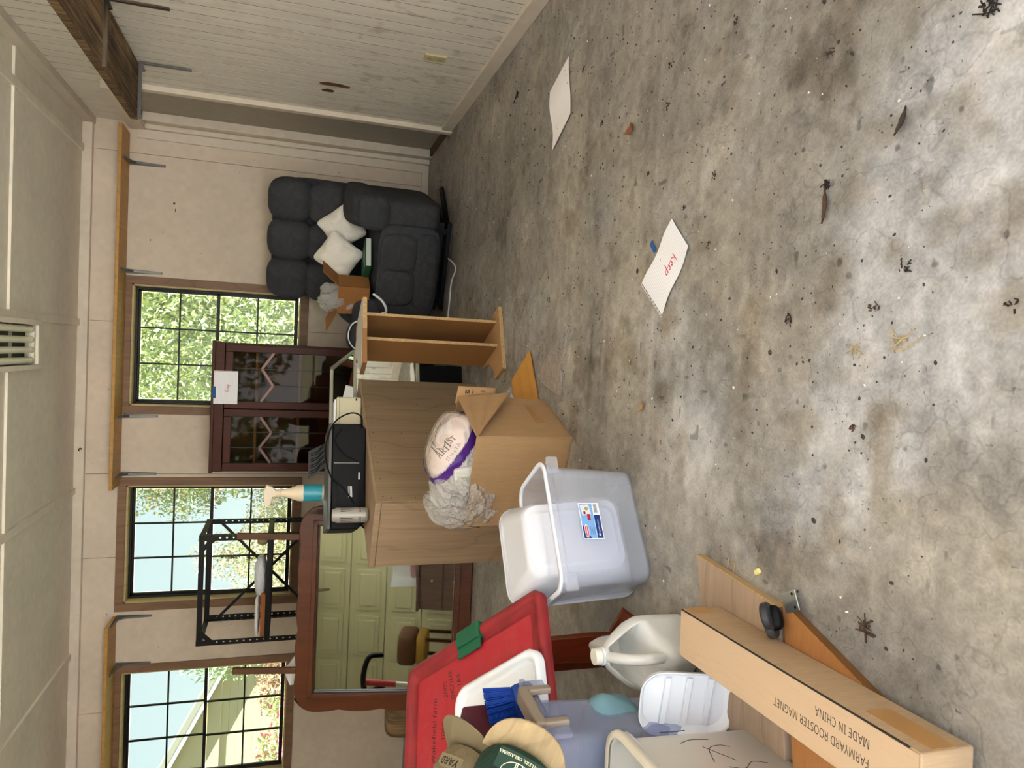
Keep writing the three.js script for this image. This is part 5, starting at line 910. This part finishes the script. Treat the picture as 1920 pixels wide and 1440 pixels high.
{
  // gallon jug
  const j = thing('gallon_jug', 'dusty white gallon jug with cap and moulded handle', 'jug', [-0.735, 0, 1.6], 0.25);
  const sq = (s, r, y, n = 8, dent = 0) => { const o = ring(s, s, r, y, n); if (dent) o.forEach((p) => { const k = Math.max(0, (p[0] + p[2]) / (s * 1.0) - 0.45); p[0] -= k * dent; p[2] -= k * dent; }); const a = Math.PI / 4; return o.map(([x, yy, z]) => [x * Math.cos(a) - z * Math.sin(a), yy, x * Math.sin(a) + z * Math.cos(a)]); };
  part(j, 'jug_body', loft([sq(0.12, 0.03, 0.0), sq(0.145, 0.035, 0.01), sq(0.148, 0.035, 0.06), sq(0.15, 0.036, 0.11), sq(0.15, 0.04, 0.135, 8, 0.25), sq(0.135, 0.045, 0.165, 8, 0.55), sq(0.1, 0.04, 0.195, 8, 0.5), sq(0.065, 0.03, 0.217), sq(0.042, 0.0205, 0.226), sq(0.038, 0.0185, 0.24), sq(0.038, 0.0185, 0.246)]), M.jug);
  part(j, 'handle', (() => { const g = tube([[0, 0.222, 0.012], [0, 0.208, 0.055], [0, 0.18, 0.086], [0, 0.145, 0.094], [0, 0.11, 0.086]], 0.0135, 10, 30); return g; })(), M.jug);
  part(j, 'neck_ring', cyl(0.0225, 0.0225, 0.005, 24).translate(0, 0.232, 0), M.whitePlastic);
  const cp = part(j, 'cap', cyl(0.0195, 0.0205, 0.017, 28).translate(0, 0.246, 0), mat(0xe8e2d2, 0.5));
}
{
  // boards, long carton, caster
  const ply = thing('plywood_board', 'pale pinkish veneer board on the floor under the long carton', 'board');
  const P = [[-0.468, 1.533], [-0.8, 1.45], [-0.88, 1.16], [-0.49, 1.22]]; const sh = (q, t) => { const g = flatPlate(q.map(([x, d]) => [x, d]), t, 0.0008); g.rotateX(-Math.PI / 2); return muv(g, 1, 1, true); };
  part(ply, 'panel', sh(P.slice().reverse(), 0.018), mat(0xb59a80, 0.6, { map: T.wood })); part(ply, 'edge_strip', quadPlate([[-0.4675, 0.0005, 1.534], [-0.4895, 0.0005, 1.22], [-0.4895, 0.0195, 1.22], [-0.4675, 0.0195, 1.534]], 0.002), M.mdfEdge);
  const orb = thing('chipboard_sheet', 'orange-brown chipboard panel under the near end of the long carton', 'board');
  const Q = [[-0.476, 1.21], [-0.83, 1.14], [-0.86, 0.72], [-0.62, 0.76]]; part(orb, 'panel', sh(Q.slice().reverse(), 0.018), M.cardOrange); part(orb, 'raw_edge', quadPlate([[-0.4745, 0.0005, 1.211], [-0.6185, 0.0005, 0.76], [-0.6185, 0.0195, 0.76], [-0.4745, 0.0195, 1.211]], 0.002), mat(0xd08a3e, 0.9, { map: T.chip, bumpMap: T.chip, bumpScale: 0.004 }), 'raw crumbly chipboard edge');
  const L = 0.66, bw = 0.108, bh = 0.1, c = thing('long_carton', 'long narrow brown carton with dark printed lettering lying on boards', 'box', [-0.603, 0.0195, 1.1], 0.035);
  part(c, 'box_body', bx(-bw / 2, bw / 2, 0, bh, -L / 2, L / 2, 0.004), M.cardPale);
  const print = canvas(2048, 320, (g, w, h) => {
    g.fillStyle = '#c7aa8a'; g.fillRect(0, 0, w, h); for (let k = 0; k < 260; k++) { g.fillStyle = `rgba(${90 + rnd() * 120},${60 + rnd() * 90},40,0.05)`; g.fillRect(rnd() * w, rnd() * h, 10 + rnd() * 160, 2 + rnd() * 5); }
    g.fillStyle = '#3a3027'; g.font = '62px sans-serif'; g.save(); g.scale(0.85, 1.1); g.fillText('CH', 330, 50); g.fillText('FARMYARD ROOSTER MAGNET', 330, 135); g.fillText('MADE IN CHINA', 330, 222); g.restore(); g.font = 'bold 84px sans-serif'; g.fillText('24', 120, 100);
  });
  const pg = new THREE.PlaneGeometry(L - 0.008, bw - 0.006); pg.rotateX(-Math.PI / 2); pg.rotateY(Math.PI / 2); pg.translate(0, bh + 0.0006, 0);
  part(c, 'printed_top', pg, mat(0xffffff, 0.8, { map: print }), 'printed cardboard face');
  part(c, 'seam_line', tube([[bw / 2 - 0.001, bh - 0.0005, -L / 2 + 0.005], [bw / 2 - 0.002, bh, 0], [bw / 2 - 0.001, bh - 0.0005, L / 2 - 0.02]], 0.0018, 6, 20), mat(0x2a231c, 0.8), 'dark worn edge');
  part(c, 'tape_patch', bx(bw / 2 - 0.0005, bw / 2 + 0.001, 0.03, 0.075, L / 2 - 0.13, L / 2 - 0.005, 0), M.tape, 'glossy brown tape'); part(c, 'tape_patch', bx(bw / 2 - 0.0005, bw / 2 + 0.001, 0.04, bh - 0.01, -L / 2, -L / 2 + 0.045, 0), M.tape, 'glossy brown tape');
  const cp = onY(1452, 1158, 0.045), k = thing('caster_wheel', 'black twin-wheel caster on its side beside the long carton', 'caster', [-0.5, 0.0, 1.262], 0.5); k.rotation.z = 0.0;
  k.position.set(cp[0], 0.021, -cp[2]);
  const wheel = () => { const g = lathe([[0, 0], [0.024, 0], [0.027, 0.003], [0.027, 0.013], [0.025, 0.016], [0, 0.016]], 26); return g; };
  const w1 = wheel(); w1.rotateX(-0.9); w1.translate(0.004, 0.034, 0.006); const w2 = wheel(); w2.rotateX(-0.9); w2.translate(-0.012, 0.016, 0.016 - 0.03);
  part(k, 'wheel', w1, mat(0x2a2b2e, 0.5)); part(k, 'wheel', w2, M.greyPlastic); part(k, 'hood', puff(0.05, 0.04, 0.03, 3, 10).rotateX(-0.9).translate(0, 0.024, -0.006), M.blackPlastic);
  part(k, 'mounting_plate', bx(0.005, 0.045, 0, 0.003, 0.012, 0.055, 0.001), M.steel);
  const sp = [[0.038, 0.045], [0.012, 0.045]]; for (const [x, z] of sp) part(k, 'bolt_hole', cyl(0.003, 0.003, 0.0008, 8).translate(x, 0.0034, z), M.blackPlastic);
}
{
  // reddish wooden bracket foot behind the jug
  const f = thing('carved_wood_apron', 'glossy reddish wood furniture apron standing behind the jug', 'wood piece', [-0.865, 0, 1.93], -0.1);
  part(f, 'apron', (() => { const o = [[-0.035, 0.36], [0.05, 0.36], [0.055, 0.12], [0.05, 0.02], [-0.04, 0.02], [-0.052, 0.06], [-0.028, 0.12], [-0.02, 0.2], [-0.026, 0.27]]; return flatPlate(o.reverse(), 0.02, 0.002); })(), M.redWood);
  part(f, 'leg', bx(-0.07, -0.045, 0, 0.33, -0.04, -0.015, 0.003), M.redWood);
  part(f, 'foot', quadPlate([[0.05, 0.004, 0.0], [0.12, 0.004, -0.05], [0.135, 0.03, -0.02], [0.05, 0.05, 0.01]], 0.012), M.redWood);
}

// ---------------------------------------------------------------- things behind the camera that the mirror shows
{
  const c = thing('mauve_dresser', 'mauve-brown dresser beside the closed garage door', 'dresser', [-2.45, 0, -0.25], Math.PI + 0.15);
  const mv = mat(0x8c7470, 0.5, { map: T.wood });
  part(c, 'body', bx(-0.36, 0.36, 0, 0.82, -0.22, 0.22, 0.004), mv); part(c, 'top', bx(-0.38, 0.38, 0.82, 0.85, -0.24, 0.24, 0.005), mv);
  for (let k = 0; k < 3; k++) { const d = part(c, 'drawer', bx(-0.34, 0.34, 0.06 + k * 0.25, 0.29 + k * 0.25, 0.22, 0.235, 0.004), mv); part(d, 'knob', puff(0.03, 0.03, 0.025, 2, 6).translate(0, 0.175 + k * 0.25, 0.247), M.alu); }
  const t = thing('tall_tote', 'clear tote with a red cloth on the mauve dresser', 'tote', [-2.42, 0.851, -0.25], 0.15);
  part(t, 'tub', tub(0.42, 0.32, 0.32, { taper: 0.9 }), M.tote);
  solo('red_cloth', 'red cloth inside the tote on the dresser', 'cloth', puff(0.24, 0.08, 0.16, 3, 8), mat(0xa32b3a, 0.9), [-2.42, 0.91, -0.25], 0.3);
  const s = thing('brown_stool', 'brown padded stool with tan band near the closed garage door', 'stool', [-3.3, 0, -0.2], 0);
  part(s, 'cushion', puff(0.36, 0.22, 0.36, 5, 10).translate(0, 0.93, 0), mat(0x5e3d22, 0.6)); part(s, 'band', puff(0.34, 0.12, 0.34, 6, 8).translate(0, 0.77, 0), mat(0xa8863e, 0.7));
  for (const [x, z] of [[-1, -1], [1, -1], [-1, 1], [1, 1]]) part(s, 'leg', bx(x * 0.13 - 0.016, x * 0.13 + 0.016, 0, 0.72, z * 0.13 - 0.016, z * 0.13 + 0.016, 0.003), M.mahog);
  const e = thing('exercise_bike', 'exercise bike with black foam grips and a red-sleeved chrome post', 'exercise bike', [-3.25, 0, 1.2], 0.4);
  part(e, 'base', merge(bx(-0.25, 0.25, 0, 0.05, -0.4, -0.34, 0.01), bx(-0.25, 0.25, 0, 0.05, 0.34, 0.4, 0.01), bx(-0.03, 0.03, 0.02, 0.08, -0.36, 0.36, 0.01)), M.blackMetal);
  part(e, 'post', cyl(0.025, 0.025, 1.05, 12).translate(0, 0.58, 0.2), M.steel); part(e, 'sleeve', cyl(0.03, 0.03, 0.3, 12).translate(0, 1.0, 0.2), mat(0xa51f2d, 0.4), 'red sleeve');
  part(e, 'foam_grip', tube([[-0.2, 1.0, 0.36], [-0.22, 1.12, 0.3], [-0.1, 1.16, 0.2], [0.1, 1.16, 0.2], [0.22, 1.12, 0.3], [0.2, 1.0, 0.36]], 0.026, 10), M.blackPlastic); part(e, 'saddle', puff(0.2, 0.1, 0.26, 3, 8).translate(0, 0.85, -0.25), M.blackPlastic); part(e, 'seat_post', cyl(0.025, 0.025, 0.8, 12).translate(0, 0.44, -0.25), M.steel);
}

// ---------------------------------------------------------------- litter on the floor
{
  const brown = mat(0x4a3524, 0.9), tan = mat(0x9a7648, 0.85), dark = mat(0x2b211a, 0.95), straw = mat(0xb09a70, 0.9);
  const leaf = (name, label, px, py, len, wid, ang, m, curl = 0.006) => { const p = onY(px, py); const g = new THREE.PlaneGeometry(wid, len, 4, 10), A = g.attributes.position; for (let i = 0; i < A.count; i++) { const t = A.getY(i) / len * 2, x = A.getX(i); A.setX(i, x * Math.max(0.06, 1 - Math.abs(t) ** 1.7) * (0.85 + 0.3 * hash(i, 3))); A.setZ(i, 0.003 + curl * (t * t) + Math.abs(x) * 0.5 + 0.002 * hash(i, 9)); } g.rotateX(-Math.PI / 2); g.computeVertexNormals(); m = m.clone(); m.side = THREE.DoubleSide; return solo(name, label, 'leaf', g, m, [p[0], 0, p[2]], ang); };
  leaf('dry_leaf', 'long dark dried leaf on the open concrete near the camera side', 1697, 228, 0.05, 0.014, 1.1, mat(0x3f3128, 0.95));
  leaf('dry_leaf', 'skeletal brown leaf with a thin stalk on the open floor', 1552, 385, 0.075, 0.014, 1.55, brown); leaf('dry_leaf', 'small curled tan leaf beside the frosted tote', 1208, 763, 0.045, 0.016, 0.9, tan, 0.012); leaf('dry_leaf', 'reddish brown dried husk between the two floor papers', 1189, 243, 0.05, 0.034, 0.5, mat(0x7a4a2c, 0.9), 0.014);
  const clump = (label, px, py, n, r, m, len = 0.03) => { const p = onY(px, py), g = []; for (let i = 0; i < n; i++) { const a = rr(0, 6.3), x = rr(-r, r), z = rr(-r, r), l = len * rr(0.3, 1); g.push(bar([x, rr(0.001, 0.005), z], [x + Math.cos(a) * l, rr(0.001, 0.006), z + Math.sin(a) * l], rr(0.0012, 0.003), rr(0.001, 0.0025))); } const o = solo('twig_litter', label, 'litter', merge(g), m, [p[0], 0, p[2]], 0, 'crumbs of leaf and twig litter'); o.userData.kind = 'stuff'; };
  clump('broken straw twigs and grit on the open floor', 1695, 640, 14, 0.018, straw, 0.032); clump('small heap of bark fibres beside the long carton', 1625, 1178, 22, 0.009, brown, 0.022); clump('dark clump of dead grass at the floor edge', 1858, 12, 34, 0.014, dark, 0.016); clump('fine twig crumbs near the straw twigs', 1605, 660, 14, 0.012, straw, 0.014); clump('dark crumbs beside the skeletal leaf', 1553, 345, 16, 0.008, dark, 0.014); clump('dark fibres in the dim floor near the plank wall', 970, 185, 10, 0.03, dark, 0.05); clump('tan straw bits on the floor near the plywood board', 1375, 1058, 7, 0.018, straw, 0.035);
  for (const [a, b, n, r] of [[905, 300, 8, 0.03], [1095, 130, 7, 0.012], [945, 100, 6, 0.02], [1255, 195, 9, 0.012], [1260, 120, 9, 0.014], [1560, 100, 10, 0.008], [1380, 40, 7, 0.006], [1030, 560, 7, 0.014], [1480, 600, 16, 0.01], [1640, 580, 10, 0.012], [1600, 800, 8, 0.006], [1285, 390, 8, 0.008], [1330, 460, 7, 0.007], [1700, 500, 12, 0.012], [1900, 570, 9, 0.008], [1130, 230, 8, 0.012], [1340, 330, 8, 0.008]]) clump(['dark crumbs of leaf litter by the plank wall baseboard', 'dark crumbs of leaf litter on the open concrete'][a < 1000 ? 0 : 1], a, b, n, r, rnd() < 0.6 ? dark : brown, 0.009);
  const chipP = onY(1424, 1072); solo('popcorn_chip', 'small pale yellow foam crumb on the concrete', 'crumb', puff(0.013, 0.01, 0.02, 2.4, 8, (v) => v.multiplyScalar(0.8 + 0.5 * fbm(v.x * 200, v.z * 200, 2))), mat(0xe0d28a, 0.9), [chipP[0], 0.005, chipP[2]], 0.6);
  const g = [], box = new THREE.BoxGeometry(1, 1, 1);
  const N = 4200, im = new THREE.InstancedMesh(new THREE.IcosahedronGeometry(1, 0), mat(0xffffff, 0.95), N), M4 = new THREE.Matrix4(), q = new THREE.Quaternion(), col = new THREE.Color();
  for (let i = 0; i < N; i++) {
    let x, d; do { x = rr(-0.6, 1.5); d = 0.9 + 4.6 * Math.pow(rnd(), 1.1); } while (x < -0.25 && d > 1.3 && rnd() < 0.7);
    const big = rnd() < 0.05 ? 1.9 : 1, s = (0.0006 + 0.0022 * rnd() ** 2) * big;
    M4.compose(new THREE.Vector3(x, s * 0.4, -d), q.setFromEuler(new THREE.Euler(0, rr(0, 6), 0)), new THREE.Vector3(s * rr(0.6, 2.2), s * 0.7, s * rr(0.6, 1.6)));
    im.setMatrixAt(i, M4); const r = big > 1 ? 0 : rnd(); im.setColorAt(i, r < 0.72 ? col.setRGB(0.05, 0.04, 0.03) : r < 0.86 ? col.setRGB(0.2, 0.13, 0.07) : col.setRGB(0.75, 0.72, 0.66));
  }
  im.name = 'floor_grit'; im.userData = { kind: 'stuff', label: 'dark and pale grit scattered over the concrete floor', category: 'grit' }; shade(im); scene.add(im);
}

renderer.render(scene, camera);
